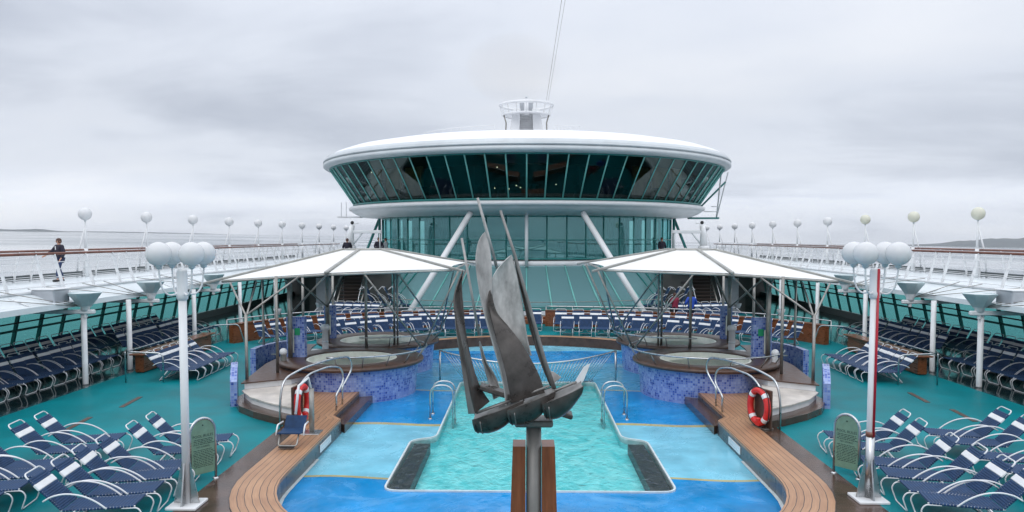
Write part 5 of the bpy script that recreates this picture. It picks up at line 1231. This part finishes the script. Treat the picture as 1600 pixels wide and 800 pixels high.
# ================================================================== PEOPLE
def skin_mesh(verts,edges,root,sub=2):
    """verts [(pos,radius)] grown into one surface"""
    me=bpy.data.meshes.new('tmp'); me.from_pydata([v[0] for v in verts],edges,[])
    o=bpy.data.objects.new('tmp',me); COL.objects.link(o)
    m1=o.modifiers.new('skin','SKIN'); m1.use_smooth_shade=True
    for i,v in enumerate(verts):
        r=v[1]; r=r if isinstance(r,tuple) else (r,r); me.skin_vertices[0].data[i].radius=r
        me.skin_vertices[0].data[i].use_root=(i==root)
    m2=o.modifiers.new('sub','SUBSURF'); m2.levels=sub; m2.render_levels=sub
    dg=bpy.context.evaluated_depsgraph_get(); r=bpy.data.meshes.new_from_object(o.evaluated_get(dg))
    bpy.data.objects.remove(o); bpy.data.meshes.remove(me)
    for p in r.polygons: p.use_smooth=True
    return r
def person(loc,rz,h,label,coat,legs,armL,armR,stride=.18,hood=False,lean=0.0,hair='hair'):
    """armL/armR: (elbow, wrist) offsets from the shoulder, metres for a 1.70 m figure; +Y is forward"""
    t=thing('person',label,'person',loc); t.rotation_euler=(0,0,rz)
    k=h/1.70
    V=Vector
    hip=V((0,0,.90)); chest=V((0,lean,1.22)); neck=V((0,lean*1.3,1.44)); head=V((0,lean*1.4+.01,1.56)); crown=V((0,lean*1.4,1.64))
    sh=[V((-.17,lean*1.2,1.38)),V((.17,lean*1.2,1.38))]
    arms=[]
    for i,(e,wr) in enumerate((armL,armR)): arms.append((sh[i],sh[i]+V(e),sh[i]+V(wr)))
    hips=[V((-.09,0,.86)),V((.09,0,.86))]
    knees=[V((-.10,stride*.55+.03,.48)),V((.10,-stride*.35+.03,.48))]
    ank=[V((-.10,stride*.9,.085)),V((.10,-stride*1.1,.10))]; toe=[V((-.11,stride*.9+.15,.035)),V((.11,-stride*1.1+.14,.035))]
    vs=[(hip,(.13,.10)),(chest,(.15,.105)),(neck,.052),(head,(.078,.092)),(crown,(.062,.075))]; ed=[(0,1),(1,2),(2,3),(3,4)]
    nose=None
    for i in range(2):
        a=len(vs); s_,e_,w_=arms[i]; hd=w_+(w_-e_).normalized()*.07
        vs+=[(s_,.058),(e_,.042),(w_,.029),(hd,(.036,.018))]; ed+=[(1,a),(a,a+1),(a+1,a+2),(a+2,a+3)]
        d=(w_-e_).normalized(); side=d.cross(V((0,1,0))); side=side.normalized() if side.length>.1 else V((1,0,0))
        for f,(o_,L_) in enumerate(((-.030,.070),(-.010,.082),(.010,.078),(.028,.060))):
            b=len(vs); p=hd+side*o_+d*.02; vs+=[(p+d*L_*.5,.0095),(p+d*L_+V((0,.012,0)),.0075)]; ed+=[(a+3,b),(b,b+1)]
        b=len(vs); vs+=[(w_+d*.03+side*-.045+V((0,.02,0)),.010),(w_+d*.07+side*-.055+V((0,.035,0)),.0085)]; ed+=[(a+2,b),(b,b+1)]
        a=len(vs); vs+=[(hips[i],.090),(knees[i],.058),(ank[i],.038),(toe[i],(.040,.026))]; ed+=[(0,a),(a,a+1),(a+1,a+2),(a+2,a+3)]
    sc_=lambda q:[(tuple(p*k),tuple(x*k for x in r) if isinstance(r,tuple) else r*k) for p,r in q]
    def put(name,me,m,par=t):
        me.materials.clear(); me.materials.append(m); me.name=name; o=bpy.data.objects.new(name,me); COL.objects.link(o); o.parent=par; return o
    body=put('body',skin_mesh(sc_(vs),ed,0,1),M['skin'])
    # coat: torso and sleeves
    cv=[(V((0,0,.80)),(.215,.17)),(V((0,lean*.4,1.0)),(.205,.165)),(chest,(.215,.165)),(V((0,lean*1.2,1.40)),(.12,.10)),(neck+V((0,0,.0)),.075)]; ce=[(0,1),(1,2),(2,3),(3,4)]
    for i in range(2):
        a=len(cv); s_,e_,w_=arms[i]; cv+=[(s_,.092),(e_,.076),(w_-(w_-e_).normalized()*.02,.052)]; ce+=[(3,a),(a,a+1),(a+1,a+2)]
    c=put('coat',skin_mesh(sc_(cv),ce,1,1),M[coat])
    tv=[(V((0,0,.90)),(.145,.115))]; te=[]
    for i in range(2):
        a=len(tv); tv+=[(hips[i],.105),(knees[i],.078),(ank[i]+V((0,0,.03)),.068)]; te+=[(0,a),(a,a+1),(a+1,a+2)]
    put('trousers',skin_mesh(sc_(tv),te,0,1),M[legs])
    for i in range(2):
        mb=MB(); p=(ank[i]+toe[i])*.5*k; mb.sphere((0,0,0),.06,12,8)
        mb.v=[V((q.x*.9,q.y*2.3,max(-.045,q.z*.9)))*k+V((p.x,p.y+.0,.048*k)) for q in mb.v]
        o=bpy.data.objects.new('shoe',mb.mesh('shoe',M['black'])); COL.objects.link(o); o.parent=t
    # face and hair
    mb=MB(); hc=(head+V((0,0,.025)))*k
    for dx in (-.030,.030): mb.sphere(hc+V((dx,.092,.012))*k,.011*k,8,6)
    o=bpy.data.objects.new('eyes',mb.mesh('eyes',M['black'])); COL.objects.link(o); o.parent=body
    mb=MB(); mb.tube([hc+V((0,.090,.015))*k,hc+V((0,.112,-.022))*k,hc+V((0,.092,-.028))*k],.011*k,6)
    for dx in (-.082,.082): mb.sphere(hc+V((dx,.0,-.005))*k,.022*k,8,6)
    o=bpy.data.objects.new('nose_and_ears',mb.mesh('nose_and_ears',M['skin'])); COL.objects.link(o); o.parent=body
    mb=MB(); mb.box(hc+V((0,.090,-.050))*k,(.045*k,.008*k,.010*k),bev=.003); o=bpy.data.objects.new('mouth',mb.mesh('mouth',M['redcoat'])); COL.objects.link(o); o.parent=body
    mb=MB(); mb.lathe([(.001,.125),(.055,.115),(.090,.075),(.102,.02),(.100,-.03),(.088,-.06)],(0,0,0),18,R_(50),R_(310)); mb.lathe([(.001,.126),(.056,.116),(.092,.076),(.100,.055)],(0,0,0),18)
    mb.v=[V((q.x*.92,q.y*1.03,q.z))*k for q in mb.v]; mb.v=[V((-q.x,-q.y,q.z))+V((0,-.004*k,0)) for q in mb.v]; mb.v=[V((-q.x,-q.y,q.z)) if False else q for q in mb.v]
    # lathe angle 0 looks to -Y, so after the half turn the opening faces +Y (the face)
    mb.v=[q+hc for q in mb.v]; o=bpy.data.objects.new('hair',mb.mesh('hair',M[hair])); COL.objects.link(o); o.parent=body
    return t,c,k
pw=P(94,440,ZU)
DNA=((-.06,.0,-.27),(-.05,.05,-.52))
t,c,k=person((pw.x,pw.y,ZU),R_(150),1.62,'person in a dark jacket and blue jeans walking behind the rail','jacket','jeans',((-.10,-.04,-.27),(-.10,.10,-.48)),((.22,.06,-.20),(.42,.20,-.34)),.16)
mb=MB(); mb.shell(lambda u,v:Vector(((-.035+.07*u)*k*(1-.4*v),(.150-.02*v)*k,(1.40-.28*v)*k)),3,4,.004); o=bpy.data.objects.new('shirt_front',mb.mesh('shirt_front',M['shirt'])); COL.objects.link(o); o.parent=t
p=Q(543,395,46.2); t,c,k=person((p.x,46.2,ZU),R_(20),1.6,'person in dark clothes standing in front of the davit','jacket','jacket',((-.10,.05,-.25),(-.05,.25,-.30)),((.10,.05,-.25),(.05,.25,-.30)),.05,lean=.05)
p=Q(592,395,49); person((p.x,49,ZU),R_(200),1.65,'person in black beside the teal column of the lounge','jacket','black',((-.12,.02,-.26),(-.06,.14,-.42)),((.12,.02,-.26),(.06,.14,-.42)),.06)
p=Q(603,395,50); person((p.x,50,ZU),R_(120),1.62,'person in grey clothes half hidden by the lounge corner, pool-lift side','curtain','jacket',((-.08,.02,-.26),(-.06,.10,-.48)),((.08,.02,-.26),(.06,.10,-.48)),.05)
p=Q(1034,395,50); person((p.x,50,ZU),R_(200),1.65,'person in dark clothes behind the lounge corner glass, red-striped lamp side','jacket','jacket',((-.1,.02,-.26),(-.06,.12,-.46)),((.1,.02,-.26),(.06,.12,-.46)),.05)
p=P(1055,489,0); p=Q(1055,470,40.6); person((p.x,40.6,0),R_(30),1.62,'person in a red and black coat by the curved rail','redcoat','jacket',((-.1,.04,-.25),(-.02,.22,-.30)),((.1,.04,-.25),(.02,.22,-.30)),.04,lean=.02)
p=Q(1080,470,40.4); person((p.x,40.4,0),R_(15),1.68,'person in a bright blue coat by the curved rail','bluecoat','jacket',((-.14,.0,-.24),(-.06,.16,-.36)),((.14,.0,-.24),(.06,.16,-.36)),.04)
bpy.context.view_layer.update()
print('objects',len(bpy.data.objects))
